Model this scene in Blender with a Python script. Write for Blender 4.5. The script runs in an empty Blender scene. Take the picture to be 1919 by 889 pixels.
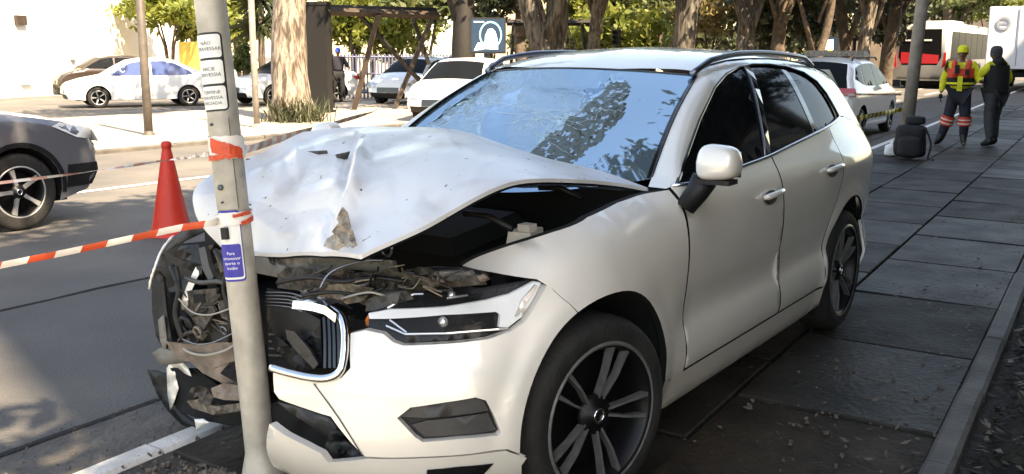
import bpy, bmesh, math, random
import numpy as np
from mathutils import Vector, Matrix, noise
from mathutils.geometry import delaunay_2d_cdt

# ------------------------------------------------------------------ camera, sky, sun, exposure
S = bpy.context.scene
COL = S.collection
PW, PH = 1919.0, 889.0
FPX = 1837.45
CAM = Vector((2.8901, 2.5286, 1.6115))
YAW, PITCH, ROLL = 3.74633, 0.185663, 0.002393
_F = Vector((math.cos(YAW)*math.cos(PITCH), math.sin(YAW)*math.cos(PITCH), -math.sin(PITCH)))
_R0 = Vector((math.sin(YAW), -math.cos(YAW), 0))
_U0 = _R0.cross(_F)
_R = math.cos(ROLL)*_R0 + math.sin(ROLL)*_U0
_U = -math.sin(ROLL)*_R0 + math.cos(ROLL)*_U0
cd = bpy.data.cameras.new('camera')
cam = bpy.data.objects.new('camera', cd); COL.objects.link(cam)
cd.sensor_width = 36.0; cd.lens = 36.0*FPX/PW
cd.clip_start = 0.05; cd.clip_end = 900
m = Matrix((_R, _U, -_F)).transposed().to_4x4(); m.translation = CAM
cam.matrix_world = m
S.camera = cam

SUN_AZ, SUN_EL = math.radians(72), math.radians(50)
wd = bpy.data.worlds.new('World'); S.world = wd; wd.use_nodes = True
nt = wd.node_tree; nt.nodes.clear()
sky = nt.nodes.new('ShaderNodeTexSky'); sky.sky_type = 'NISHITA'; sky.sun_disc = False
sky.sun_elevation = SUN_EL; sky.sun_rotation = math.pi/2 - SUN_AZ
sky.air_density = 1.0; sky.dust_density = 0.8; sky.ozone_density = 1.2
bg = nt.nodes.new('ShaderNodeBackground'); bg.inputs[1].default_value = 0.14
wo = nt.nodes.new('ShaderNodeOutputWorld')
nt.links.new(sky.outputs[0], bg.inputs[0]); nt.links.new(bg.outputs[0], wo.inputs[0])
sd = bpy.data.lights.new('sun', 'SUN'); sd.energy = 4.6; sd.angle = math.radians(0.6); sd.color = (1, .93, .82)
so = bpy.data.objects.new('sun', sd); COL.objects.link(so)
sdir = Vector((math.cos(SUN_AZ)*math.cos(SUN_EL), math.sin(SUN_AZ)*math.cos(SUN_EL), math.sin(SUN_EL)))
so.rotation_euler = sdir.to_track_quat('Z', 'Y').to_euler(); so.location = (0, 0, 30)
S.view_settings.view_transform = 'Standard'; S.view_settings.look = 'None'
S.view_settings.exposure = 2.08; S.view_settings.gamma = 1.0
S.view_settings.use_curve_mapping = False
S.view_settings.use_white_balance = True; S.view_settings.white_balance_temperature = 8700; S.view_settings.white_balance_tint = 12   # camera balanced for open shade
S.cycles.max_bounces = 6; S.cycles.transparent_max_bounces = 12
S.cycles.use_denoising = True

# ------------------------------------------------------------------ helpers
def ray(px, py):
    return (_F + _R*((px-PW/2)/FPX) - _U*((py-PH/2)/FPX))
def A(px, py, ax, val):
    """point of the place seen at a reference spot, on the plane axis ax = val"""
    d = ray(px, py); t = (val-CAM[ax])/d[ax]
    return CAM + d*t
def G(px, dist, z=0.0):
    """ground point in the direction of an image column at a horizontal distance"""
    d = ray(px, 99.0); d = Vector((d.x, d.y, 0)).normalized()
    p = CAM + d*dist; p.z = z
    return p
def zat(py, dist):
    """height seen at an image row at a horizontal distance (near the horizon)"""
    return CAM.z - (py-99.4)/FPX*dist*1.02
def pix(P):
    d = Vector(P)-CAM; z = d.dot(_F)
    return (PW/2+FPX*d.dot(_R)/z, PH/2-FPX*d.dot(_U)/z)
rnd = random.Random(7)

def thing(name, label, cat, group=None, loc=(0, 0, 0), rz=0.0):
    o = bpy.data.objects.new(name, None); COL.objects.link(o)
    o.empty_display_size = .1
    o.location = loc; o.rotation_euler = (0, 0, rz)
    o['label'] = label; o['category'] = cat
    if group: o['group'] = group
    return o
def tag(o, label, cat, group=None):
    o['label'] = label; o['category'] = cat
    if group: o['group'] = group
    return o
def add(name, verts, faces, mat, parent=None, smooth=False, world=True):
    me = bpy.data.meshes.new(name)
    off = Vector((0, 0, 0))
    if parent is not None and world:
        q = parent
        while q.parent is not None: q = q.parent
        off = Vector(q.location)
    me.from_pydata([tuple(Vector(v)-off) for v in verts], [], [tuple(f) for f in faces])
    if smooth: me.polygons.foreach_set('use_smooth', [True]*len(me.polygons))
    me.materials.append(M[mat] if isinstance(mat, str) else mat)
    me.update()
    o = bpy.data.objects.new(name, me); COL.objects.link(o)
    if parent is not None: o.parent = parent
    return o
class MB:
    def __init__(s): s.v = []; s.f = []
    def q(s, vs, fs):
        n = len(s.v); s.v += [Vector(v) for v in vs]; s.f += [tuple(i+n for i in f) for f in fs]; return s
    def box(s, c, size, rot=None, taper=1.0):
        c = Vector(c); x, y, z = (k/2 for k in size); vs = []
        for k, sz in ((taper, z), (1.0, -z)):
            for a, b in ((-1, -1), (1, -1), (1, 1), (-1, 1)):
                v = Vector((a*x*k, b*y*k, sz))
                if rot is not None: v = rot @ v
                vs.append(c+v)
        return s.q(vs, [(0, 1, 2, 3), (7, 6, 5, 4), (4, 5, 1, 0), (5, 6, 2, 1), (6, 7, 3, 2), (7, 4, 0, 3)])
    def tube(s, pts, r, n=8, cap=True):
        pts = [Vector(p) for p in pts]; N = len(pts)
        if not hasattr(r, '__len__'): r = [r]*N
        vs = []; up = None
        for i, p in enumerate(pts):
            d = (pts[min(i+1, N-1)]-pts[max(i-1, 0)])
            if d.length < 1e-9: d = Vector((0, 0, 1))
            d.normalize()
            if up is None:
                up = Vector((0, 0, 1)) if abs(d.z) < .9 else Vector((1, 0, 0))
            a = d.cross(up)
            if a.length < 1e-6: a = d.cross(Vector((.3, 1, .2)))
            a.normalize(); b = a.cross(d).normalized(); up = b
            for k in range(n):
                t = 2*math.pi*k/n
                vs.append(p+(a*math.cos(t)+b*math.sin(t))*r[i])
        fs = [(i*n+k, i*n+(k+1) % n, (i+1)*n+(k+1) % n, (i+1)*n+k) for i in range(N-1) for k in range(n)]
        if cap: fs += [tuple(range(n-1, -1, -1)), tuple((N-1)*n+k for k in range(n))]
        return s.q(vs, fs)
    def lathe(s, prof, c=(0, 0, 0), axis='z', n=24, a0=0.0, a1=2*math.pi):
        c = Vector(c); full = abs(a1-a0-2*math.pi) < 1e-6; m_ = n if full else n+1; vs = []
        for (r, h) in prof:
            for k in range(m_):
                t = a0+(a1-a0)*k/n; u, v = r*math.cos(t), r*math.sin(t)
                vs.append(c+(Vector((u, v, h)) if axis == 'z' else Vector((u, h, v)) if axis == 'y' else Vector((h, u, v))))
        fs = []
        for i in range(len(prof)-1):
            for k in range(n):
                k2 = (k+1) % m_
                fs.append((i*m_+k, i*m_+k2, (i+1)*m_+k2, (i+1)*m_+k))
        return s.q(vs, fs)
    def prism(s, poly, f):
        """poly: 2-D outline, f(a,b,side) -> point for side 0 / 1"""
        n = len(poly)
        vs = [f(a, b, 0) for a, b in poly]+[f(a, b, 1) for a, b in poly]
        return s.q(vs, [tuple(range(n)), tuple(range(2*n-1, n-1, -1))]+[(i, i+n, (i+1) % n+n, (i+1) % n) for i in range(n)])
    def build(s, name, mat, parent=None, smooth=False): return add(name, s.v, s.f, mat, parent, smooth)

def add_np(name, V, n, matname, parent=None):
    """many quads from an (n*4, 3) array"""
    me = bpy.data.meshes.new(name); me.vertices.add(n*4); me.vertices.foreach_set('co', np.asarray(V, dtype=np.float32).ravel())
    me.loops.add(n*4); me.loops.foreach_set('vertex_index', np.arange(n*4, dtype=np.int32))
    me.polygons.add(n); me.polygons.foreach_set('loop_start', np.arange(0, n*4, 4, dtype=np.int32)); me.polygons.foreach_set('loop_total', np.full(n, 4, dtype=np.int32))
    me.materials.append(M[matname]); me.update(); me.validate()
    o = bpy.data.objects.new(name, me); COL.objects.link(o)
    if parent is not None: o.parent = parent
    return o
def inpoly(x, y, poly):
    c = False; n = len(poly); j = n-1
    for i in range(n):
        xi, yi = poly[i]; xj, yj = poly[j]
        if (yi > y) != (yj > y) and x < (xj-xi)*(y-yi)/(yj-yi)+xi: c = not c
        j = i
    return c
def densify(poly, res):
    out = []
    for i in range(len(poly)):
        a = Vector(poly[i]); b = Vector(poly[(i+1) % len(poly)])
        k = max(1, int(math.ceil((b-a).length/res)))
        for j in range(k): out.append(tuple(a+(b-a)*(j/k)))
    return out
def segd(p, a, b):
    ab = (b[0]-a[0], b[1]-a[1]); L = ab[0]**2+ab[1]**2 or 1e-12
    t = max(0, min(1, ((p[0]-a[0])*ab[0]+(p[1]-a[1])*ab[1])/L))
    return math.hypot(p[0]-a[0]-ab[0]*t, p[1]-a[1]-ab[1]*t)
def mesh2d(poly, holes, res, extra=(), jitter=0.0, rs=None):
    loops = [densify(poly, res)]+[densify(h, res) for h in holes]
    vs = []; es = []
    for L in loops:
        n0 = len(vs); vs += L; es += [(n0+i, n0+(i+1) % len(L)) for i in range(len(L))]
    nb = len(vs)
    B = np.array(vs); xs = [v[0] for v in poly]; ys = [v[1] for v in poly]
    x = min(xs)+res*.5; row = 0
    while x < max(xs):
        y = min(ys)+res*(.5 if row % 2 else 0)
        while y < max(ys):
            px_, py_ = x, y
            if rs: px_ += rs.uniform(-jitter, jitter)*res; py_ += rs.uniform(-jitter, jitter)*res
            if inpoly(px_, py_, poly) and not any(inpoly(px_, py_, h) for h in holes):
                if ((B[:, 0]-px_)**2+(B[:, 1]-py_)**2).min() > (res*.55)**2: vs.append((px_, py_))
            y += res
        x += res*.87; row += 1
    vs += [e for e in extra if inpoly(e[0], e[1], poly)]
    out = delaunay_2d_cdt([Vector(v) for v in vs], es, [], 0, 1e-6)
    V, Fc = out[0], out[2]
    tris = []
    for f in Fc:
        cx = sum(V[i][0] for i in f)/len(f); cy = sum(V[i][1] for i in f)/len(f)
        if inpoly(cx, cy, poly) and not any(inpoly(cx, cy, h) for h in holes): tris.append(tuple(f))
    return [tuple(v) for v in V], tris
def border(tris):
    cnt = {}
    for f in tris:
        for i in range(len(f)):
            a, b = f[i], f[(i+1) % len(f)]
            cnt[(min(a, b), max(a, b))] = cnt.get((min(a, b), max(a, b)), []) + [(a, b)]
    return [v[0] for v in cnt.values() if len(v) == 1]
def panel(name, poly, fmap, mat, parent=None, holes=(), res=.05, lip=.015, off=0.0, flip=False, lipmat=None):
    """sheet over a 2-D outline, mapped by fmap(a, b, offset), with a turned-in edge"""
    V, T = mesh2d(poly, list(holes), res)
    vs = [fmap(a, b, off) for a, b in V]; fs = list(T)
    if lip:
        for a, b in border(T):
            n = len(vs)
            vs += [vs[a], vs[b], fmap(V[b][0], V[b][1], off-lip), fmap(V[a][0], V[a][1], off-lip)]
            fs.append((n+3, n+2, n+1, n))
    if flip: fs = [tuple(reversed(f)) for f in fs]
    o = add(name, vs, fs, mat, parent, True)
    if lip and lipmat:
        o.data.materials.append(M[lipmat]); nt_ = len(T)
        for p_ in o.data.polygons:
            if p_.index >= nt_: p_.material_index = 1
    return o
class Facets:
    """random piecewise linear height field: crisp dents"""
    def __init__(s, box, n, seed, fold=1.0):
        r = random.Random(seed); x0, y0, x1, y1 = box
        pts = [(r.uniform(x0, x1), r.uniform(y0, y1)) for _ in range(n)]+[(x0, y0), (x1, y0), (x1, y1), (x0, y1)]
        out = delaunay_2d_cdt([Vector(p) for p in pts], [], [], 0, 1e-6)
        s.P = np.array([tuple(v) for v in out[0]]); s.h = [r.uniform(-1, 1) for _ in s.P]; s.T = [f for f in out[2]]
        s.tri = [(s.P[f[0]], s.P[f[1]], s.P[f[2]], s.h[f[0]], s.h[f[1]], s.h[f[2]]) for f in s.T]
        s.b = {}; s.c = max(x1-x0, y1-y0)/24.0
        for t in s.tri:
            q = np.array(t[:3]); i0, j0 = np.floor(q.min(0)/s.c); i1, j1 = np.floor(q.max(0)/s.c)
            tt = tuple(float(k) for p in t[:3] for k in p)+tuple(t[3:])
            for i in range(int(i0), int(i1)+1):
                for j in range(int(j0), int(j1)+1): s.b.setdefault((i, j), []).append(tt)
    def __call__(s, x, y):
        for ax, ay, bx, by, cx, cy, ha, hb, hc in s.b.get((math.floor(x/s.c), math.floor(y/s.c)), ()):
            d = (by-cy)*(ax-cx)+(cx-bx)*(ay-cy)
            if abs(d) < 1e-12: continue
            u = ((by-cy)*(x-cx)+(cx-bx)*(y-cy))/d
            v = ((cy-ay)*(x-cx)+(ax-cx)*(y-cy))/d
            if u >= -1e-6 and v >= -1e-6 and u+v <= 1+1e-6: return u*ha+v*hb+(1-u-v)*hc
        return 0.0
def ss(a, b, x):
    t = max(0.0, min(1.0, (x-a)/(b-a))); return t*t*(3-2*t)
def lerp_tab(tab, x):
    if x <= tab[0][0]: return tab[0][1]
    for (a, va), (b, vb) in zip(tab, tab[1:]):
        if x <= b: return va+(vb-va)*(x-a)/(b-a)
    return tab[-1][1]
def smooth_tab(tab):
    """monotone-ish smooth version of a table, sampled finely"""
    xs = np.array([t[0] for t in tab]); ys = np.array([t[1] for t in tab])
    d = np.gradient(ys, xs); N = 600; lo, hi = float(xs[0]), float(xs[-1]); g = []
    for x in np.linspace(lo, hi, N+1):
        i = min(max(int(np.searchsorted(xs, x)-1), 0), len(xs)-2); h = xs[i+1]-xs[i]; t = (x-xs[i])/h
        g.append(float((2*t**3-3*t**2+1)*ys[i]+(t**3-2*t**2+t)*h*d[i]+(-2*t**3+3*t**2)*ys[i+1]+(t**3-t**2)*h*d[i+1]))
    k = N/(hi-lo); g.append(g[-1])
    def f(x):
        if x <= lo: return g[0]
        if x >= hi: return g[N]
        u = (x-lo)*k; i = int(u); u -= i
        return g[i]+(g[i+1]-g[i])*u
    return f
def spline(pts, k=12):
    P = [Vector(p) for p in pts]; out = []
    for i in range(len(P)-1):
        p0 = P[max(i-1, 0)]; p1 = P[i]; p2 = P[i+1]; p3 = P[min(i+2, len(P)-1)]
        for j in range(k):
            t = j/k
            out.append(.5*((2*p1)+(p2-p0)*t+(2*p0-5*p1+4*p2-p3)*t*t+(3*p1-p0-3*p2+p3)*t**3))
    out.append(P[-1]); return out
def copy_thing(root, loc, rz, label=None, group=None):
    def rec(o, par):
        c = o.copy(); COL.objects.link(c); c.parent = par
        for ch in o.children: rec(ch, c)
        return c
    r = rec(root, None); r.location = loc; r.rotation_euler = (0, 0, rz)
    if label: r['label'] = label
    if group: r['group'] = group
    return r

# ------------------------------------------------------------------ materials
M = {}
def mat(name, col, rough=.5, metal=0.0, var=0.0, scale=6.0, bump=0.0, bscale=40.0, coat=0.0, ior=1.45, col2=None, detail=6, spec=None, coatr=.05, sub=None):
    m = bpy.data.materials.new(name); m.use_nodes = True; n = m.node_tree; b = n.nodes['Principled BSDF']
    b.inputs['Base Color'].default_value = (*col, 1); b.inputs['Roughness'].default_value = rough
    b.inputs['Metallic'].default_value = metal; b.inputs['IOR'].default_value = ior
    if coat: b.inputs['Coat Weight'].default_value = coat; b.inputs['Coat Roughness'].default_value = coatr
    if spec is not None: b.inputs['Specular IOR Level'].default_value = spec
    tc = n.nodes.new('ShaderNodeTexCoord')
    if var or col2:
        nz = n.nodes.new('ShaderNodeTexNoise'); nz.inputs['Scale'].default_value = scale; nz.inputs['Detail'].default_value = detail
        n.links.new(tc.outputs['Object'], nz.inputs['Vector'])
        cr = n.nodes.new('ShaderNodeValToRGB'); e = cr.color_ramp.elements
        c2 = col2 if col2 else tuple(min(1, c*(1+var)) for c in col)
        c1 = col if col2 else tuple(c*(1-var) for c in col)
        e[0].position = .34; e[1].position = .66
        e[0].color = (*c1, 1); e[1].color = (*c2, 1)
        n.links.new(nz.outputs['Fac'], cr.inputs['Fac']); n.links.new(cr.outputs['Color'], b.inputs['Base Color'])
        mr = n.nodes.new('ShaderNodeMapRange'); mr.inputs[3].default_value = max(0.02, rough*.8); mr.inputs[4].default_value = min(1, rough*1.2)
        n.links.new(nz.outputs['Fac'], mr.inputs[0]); n.links.new(mr.outputs[0], b.inputs['Roughness'])
    if bump:
        nb = n.nodes.new('ShaderNodeTexNoise'); nb.inputs['Scale'].default_value = bscale; nb.inputs['Detail'].default_value = 8
        n.links.new(tc.outputs['Object'], nb.inputs['Vector'])
        bp = n.nodes.new('ShaderNodeBump'); bp.inputs['Strength'].default_value = bump; bp.inputs['Distance'].default_value = .02
        n.links.new(nb.outputs['Fac'], bp.inputs['Height']); n.links.new(bp.outputs['Normal'], b.inputs['Normal'])
    M[name] = m; return m
def emis(name, col, st):
    m = mat(name, col, .4); b = m.node_tree.nodes['Principled BSDF']
    b.inputs['Emission Color'].default_value = (*col, 1); b.inputs['Emission Strength'].default_value = st; return m
mat('white_paint', (.79, .735, .65), .36, metal=.22, var=.03, scale=3, coat=1.0, bump=.008, bscale=9, coatr=.04)
mat('black_plastic', (.006, .006, .0065), .55, var=.3, scale=14, bump=.15, bscale=120)
mat('gloss_black', (.008, .008, .009), .12, coat=.5)
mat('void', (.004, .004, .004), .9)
mat('rubber', (.016, .015, .014), .75, var=.35, scale=9, bump=.3, bscale=60)
mat('side_glass', (.004, .005, .006), .05, ior=1.3, spec=.16)
mat('scraped', (.46, .41, .345), .6, .1, col2=(.2, .17, .14), scale=22, bump=.9, bscale=40)
mat('chrome', (.75, .76, .78), .12, 1.0, bump=.02, bscale=12)
mat('rail', (.22, .23, .27), .3, 1.0)
mat('alloy_dark', (.008, .008, .009), .4, .4)
mat('alloy_face', (.19, .185, .18), .35, .5, var=.15, scale=30)
mat('torn_metal', (.105, .088, .07), .6, .3, col2=(.03, .025, .02), scale=30, bump=.9, bscale=45)
mat('torn_metal_light', (.25, .21, .165), .55, .25, col2=(.09, .073, .056), scale=26, bump=.8, bscale=45)
mat('foam', (.19, .145, .11), .8, var=.35, scale=12, bump=.3, bscale=40)
mat('grey_plastic', (.05, .047, .044), .55, var=.25, scale=8, bump=.2, bscale=40)
mat('rad_grey', (.15, .138, .12), .6, var=.2, scale=8)
mat('reservoir', (.55, .5, .42), .5, var=.15, scale=10)
mat('lamp_silver', (.62, .62, .6), .22, .7)
mat('lamp_white', (.82, .8, .76), .5, 0)
mat('wire_white', (.32, .29, .25), .5)
mat('red_lens', (.42, .012, .012), .15, coat=1.0)
mat('orange_lens', (.6, .16, .02), .2)
mat('asphalt', (.075, .071, .067), .85, col2=(.11, .104, .096), scale=1.1, bump=.9, bscale=70, detail=10)
mat('asphalt_old', (.085, .08, .074), .88, col2=(.15, .137, .12), scale=.7, bump=.55, bscale=70)
mat('gutter', (.05, .046, .042), .85, col2=(.1, .09, .078), scale=7, bump=1.0, bscale=26)
mat('lane_paint', (.62, .6, .57), .7, var=.12, scale=5)
mat('kerb_white', (.6, .58, .54), .75, col2=(.42, .4, .36), scale=6, bump=.3, bscale=50)
mat('kerb_stone', (.13, .12, .105), .75, col2=(.07, .062, .055), scale=3, bump=.5, bscale=35)
mat('pale_concrete', (.56, .52, .45), .85, var=.1, scale=1.5)
mat('mud', (.028, .024, .02), .7, col2=(.06, .047, .034), scale=2.2, bump=.8, bscale=22)
mat('soil', (.018, .014, .011), .9, col2=(.04, .03, .022), scale=9, bump=1.0, bscale=20)
mat('paving_far', (.3, .26, .21), .85, col2=(.4, .34, .27), scale=.4, bump=.3, bscale=12)
mat('dry_leaf', (.07, .052, .034), .7, col2=(.15, .12, .085), scale=14)
mat('dark_leaf', (.014, .014, .009), .7, col2=(.045, .036, .025), scale=16, spec=.2)
mat('galv', (.40, .365, .305), .55, .25, var=.3, scale=7, bump=.12, bscale=30, detail=10)
mat('dark_post', (.09, .075, .062), .6, var=.2, scale=6)
mat('grey_post', (.24, .21, .18), .6, var=.2, scale=6)
mat('sign_white', (.68, .68, .64), .45, var=.05, scale=12)
mat('sign_black', (.015, .015, .015), .5)
mat('sign_blue', (.022, .02, .28), .35)
mat('sign_text', (.75, .75, .75), .5)
mat('sign_ink', (.06, .06, .06), .6)
mat('bolt', (.1, .12, .12), .4, .8)
mat('cone_red', (.62, .035, .018), .5, var=.1, scale=6)
mat('tape_red', (.58, .07, .025), .4, var=.1, scale=20)
mat('tape_white', (.72, .66, .6), .4)
mat('tape_yellow', (.7, .6, .03), .4)
mat('tape_black', (.02, .02, .02), .4)
mat('suv_paint', (.17, .172, .19), .3, .3, coat=1.0)
mat('car_white', (.78, .78, .78), .3, coat=1.0)
mat('car_brown', (.04, .027, .02), .3, .2, coat=1.0)
mat('car_silver', (.5, .5, .5), .3, .5, coat=1.0)
mat('car_glass', (.008, .01, .012), .2, ior=1.3, spec=.1)
mat('blue_glass', (.05, .08, .2), .1, ior=1.6)
mat('alloy_light', (.42, .42, .42), .45, .6)
def barkmat(name, c1, c2, c3):
    m = mat(name, c1, .9); n = m.node_tree; tc = n.nodes['Texture Coordinate']; b = n.nodes['Principled BSDF']
    mp = n.nodes.new('ShaderNodeMapping'); mp.inputs['Scale'].default_value = (7, 7, 1.3); n.links.new(tc.outputs['Object'], mp.inputs[0])
    nz = n.nodes.new('ShaderNodeTexNoise'); nz.inputs['Scale'].default_value = 1.6; nz.inputs['Detail'].default_value = 8; nz.inputs['Distortion'].default_value = .8; n.links.new(mp.outputs[0], nz.inputs['Vector'])
    cr = n.nodes.new('ShaderNodeValToRGB'); e = cr.color_ramp.elements; e[0].position = .38; e[1].position = .60; e[0].color = (*c1, 1); e[1].color = (*c3, 1); k = e.new(.48); k.color = (*c2, 1)
    n.links.new(nz.outputs['Fac'], cr.inputs[0]); n.links.new(cr.outputs[0], b.inputs['Base Color'])
    bp = n.nodes.new('ShaderNodeBump'); bp.inputs['Strength'].default_value = .9; bp.inputs['Distance'].default_value = .05; n.links.new(nz.outputs['Fac'], bp.inputs['Height']); n.links.new(bp.outputs[0], b.inputs['Normal'])
barkmat('bark', (.06, .045, .035), (.16, .125, .095), (.27, .235, .19))
mat('bark_dark', (.075, .056, .04), .9, col2=(.15, .11, .08), scale=6, bump=1.0, bscale=12)
barkmat('bark_tan', (.035, .029, .024), (.08, .068, .055), (.15, .13, .105))
mat('wood_brown', (.05, .035, .025), .75, var=.3, scale=8, bump=.4, bscale=20)
mat('wood_dark', (.014, .011, .009), .7, var=.3, scale=8)
mat('totem_black', (.008, .0075, .007), .9, var=.2, scale=4)
mat('wall_white', (.8, .77, .71), .9, var=.04, scale=.6)
mat('wall_cream', (.62, .52, .36), .9, var=.1, scale=.6)
mat('wall_office', (.2, .18, .155), .9, var=.1, scale=.5)
mat('wall_yellow', (.75, .6, .16), .9, var=.08, scale=.8)
mat('wall_brown', (.1, .08, .062), .9, var=.25, scale=1.2)
mat('fence_blue', (.12, .13, .2), .6, var=.25, scale=2)
mat('bus_white', (.66, .66, .66), .35, coat=.6)
mat('bus_dark', (.008, .008, .009), .35, ior=1.3, spec=.1)
mat('bus_red', (.4, .02, .03), .35)
mat('truck_white', (.8, .82, .86), .4)
mat('logo_grey', (.35, .37, .42), .5)
mat('hiviz', (.62, .6, .03), .8, var=.15, scale=14, bump=.4, bscale=14)
mat('vest_red', (.6, .06, .03), .75, var=.15, scale=14, bump=.3, bscale=16)
mat('cloth_navy', (.016, .016, .026), .85, var=.3, scale=9, bump=.4, bscale=14)
mat('cloth_grey', (.04, .04, .045), .85, var=.3, scale=9, bump=.4, bscale=14)
mat('cloth_black', (.009, .009, .01), .8, var=.3, scale=9, bump=.4, bscale=14)
mat('reflective', (.6, .58, .5), .4)
mat('skin', (.2, .105, .07), .55)
mat('hair', (.012, .01, .009), .8)
mat('boot', (.012, .011, .01), .45)
mat('bag_black', (.008, .008, .009), .7, var=.4, scale=10, bump=.5, bscale=16)
mat('plastic_white', (.7, .7, .68), .4, bump=.6, bscale=20)
mat('cap_blue', (.02, .08, .5), .6)
emis('screen_dark', (.01, .025, .05), .25)
emis('screen_cyan', (.15, .5, .62), .8)
emis('screen_white', (.75, .88, .95), 1.0)
emis('screen_yellow', (.8, .7, .1), .8)
mat('blue_dot', (.2, .45, .75), .6)
mat('rubble', (.06, .05, .043), .85, col2=(.15, .115, .085), scale=9)
mat('tape_pale', (.62, .34, .26), .5)
mat('crack_white', (.55, .62, .62), .3)
def leafmat(name, c, c2, tr=.35):
    m = bpy.data.materials.new(name); m.use_nodes = True; n = m.node_tree
    out = n.nodes['Material Output']; b = n.nodes['Principled BSDF']; b.inputs['Roughness'].default_value = .55
    tc = n.nodes.new('ShaderNodeTexCoord'); nz = n.nodes.new('ShaderNodeTexNoise'); nz.inputs['Scale'].default_value = 1.6
    n.links.new(tc.outputs['Object'], nz.inputs['Vector'])
    cr = n.nodes.new('ShaderNodeValToRGB'); cr.color_ramp.elements[0].color = (*c, 1); cr.color_ramp.elements[1].color = (*c2, 1)
    cr.color_ramp.elements[0].position = .35; cr.color_ramp.elements[1].position = .65
    n.links.new(nz.outputs['Fac'], cr.inputs['Fac']); n.links.new(cr.outputs[0], b.inputs['Base Color'])
    t = n.nodes.new('ShaderNodeBsdfTranslucent'); mx = n.nodes.new('ShaderNodeMixShader'); mx.inputs[0].default_value = tr
    n.links.new(cr.outputs[0], t.inputs['Color']); n.links.new(b.outputs[0], mx.inputs[1]); n.links.new(t.outputs[0], mx.inputs[2])
    n.links.new(mx.outputs[0], out.inputs['Surface']); M[name] = m
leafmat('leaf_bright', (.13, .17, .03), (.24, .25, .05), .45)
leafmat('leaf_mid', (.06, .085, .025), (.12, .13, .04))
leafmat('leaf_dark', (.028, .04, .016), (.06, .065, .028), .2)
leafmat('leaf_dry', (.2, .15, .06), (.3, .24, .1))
# hood paint: white paint with sparse dark chips and grimy scuffs from the impact
mh = mat('hood_paint', (.74, .73, .72), .45, coat=.45, bump=.05, bscale=9, coatr=.2)
n = mh.node_tree; tc = n.nodes['Texture Coordinate']; b = n.nodes['Principled BSDF']
nz = n.nodes.new('ShaderNodeTexNoise'); nz.inputs['Scale'].default_value = 24; nz.inputs['Detail'].default_value = 3
cr = n.nodes.new('ShaderNodeValToRGB'); cr.color_ramp.elements[0].position = .70; cr.color_ramp.elements[1].position = .715
cr.color_ramp.elements[0].color = (.64, .63, .62, 1); cr.color_ramp.elements[1].color = (.05, .045, .04, 1)
n2 = n.nodes.new('ShaderNodeTexNoise'); n2.inputs['Scale'].default_value = 4.5; n2.inputs['Detail'].default_value = 8
c2 = n.nodes.new('ShaderNodeValToRGB'); c2.color_ramp.elements[0].position = .5; c2.color_ramp.elements[1].position = .8
c2.color_ramp.elements[0].color = (1, 1, 1, 1); c2.color_ramp.elements[1].color = (.62, .58, .52, 1)
mx = n.nodes.new('ShaderNodeMixRGB'); mx.blend_type = 'MULTIPLY'; mx.inputs[0].default_value = 1
for q in (nz, n2): n.links.new(tc.outputs['Object'], q.inputs['Vector'])
n.links.new(nz.outputs['Fac'], cr.inputs[0]); n.links.new(n2.outputs['Fac'], c2.inputs[0])
n.links.new(cr.outputs[0], mx.inputs[1]); n.links.new(c2.outputs[0], mx.inputs[2]); n.links.new(mx.outputs[0], b.inputs['Base Color'])
# windscreen: metallic base tinted blue, painting in the colour of the reflected sky
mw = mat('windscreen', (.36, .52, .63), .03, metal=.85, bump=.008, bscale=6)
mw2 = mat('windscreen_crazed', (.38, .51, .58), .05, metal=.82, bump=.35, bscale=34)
mat('windscreen_crushed', (.10, .125, .115), .10, metal=.45, bump=.9, bscale=30)  # crushed glass; its dark green paints in the broken reflection of trees
mat('trim_grey', (.045, .042, .04), .5, var=.15, scale=12, bump=.1, bscale=60)
# clear lamp cover
ml = bpy.data.materials.new('lamp_cover'); ml.use_nodes = True; n = ml.node_tree; n.nodes.clear()
o_ = n.nodes.new('ShaderNodeOutputMaterial'); mx = n.nodes.new('ShaderNodeMixShader'); tr = n.nodes.new('ShaderNodeBsdfTransparent')
gl = n.nodes.new('ShaderNodeBsdfGlossy'); gl.inputs['Roughness'].default_value = .03; fr = n.nodes.new('ShaderNodeFresnel'); fr.inputs[0].default_value = 1.22
n.links.new(fr.outputs[0], mx.inputs[0]); n.links.new(tr.outputs[0], mx.inputs[1]); n.links.new(gl.outputs[0], mx.inputs[2]); n.links.new(mx.outputs[0], o_.inputs[0])
M['lamp_cover'] = ml
# wet-looking concrete slabs, a little different from slab to slab
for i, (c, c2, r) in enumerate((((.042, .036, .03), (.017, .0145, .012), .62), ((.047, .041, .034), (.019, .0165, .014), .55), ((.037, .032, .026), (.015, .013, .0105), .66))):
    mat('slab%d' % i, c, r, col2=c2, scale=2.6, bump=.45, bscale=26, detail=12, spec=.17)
# ------------------------------------------------------------------ the crashed car: body shell
# axes: x forward, y to the car's left, z up; front axle at x = 0, rear axle at x = -2.865
_plan = [(.80, 0), (.805, .10), (.805, .22), (.785, .38), (.735, .53), (.65, .67), (.54, .785), (.40, .868), (.22, .925), (0, .948), (-.35, .951), (-.8, .951), (-1.4, .952), (-2.0, .952), (-2.5, .95), (-2.9, .945), (-3.25, .925), (-3.5, .885), (-3.68, .81), (-3.79, .68), (-3.84, .45), (-3.86, .2), (-3.865, 0)]
_pc = spline([(a, b, 0) for a, b in _plan], 14)
PCX = np.array([p.x for p in _pc]); PCY = np.array([p.y for p in _pc])
_ds = np.hypot(np.diff(PCX), np.diff(PCY)); PS = np.concatenate([[0], np.cumsum(_ds)])
_tx = np.gradient(PCX, PS); _ty = np.gradient(PCY, PS); _tl = np.hypot(_tx, _ty)
PNX, PNY = _ty/_tl, -_tx/_tl     # outward
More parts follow.
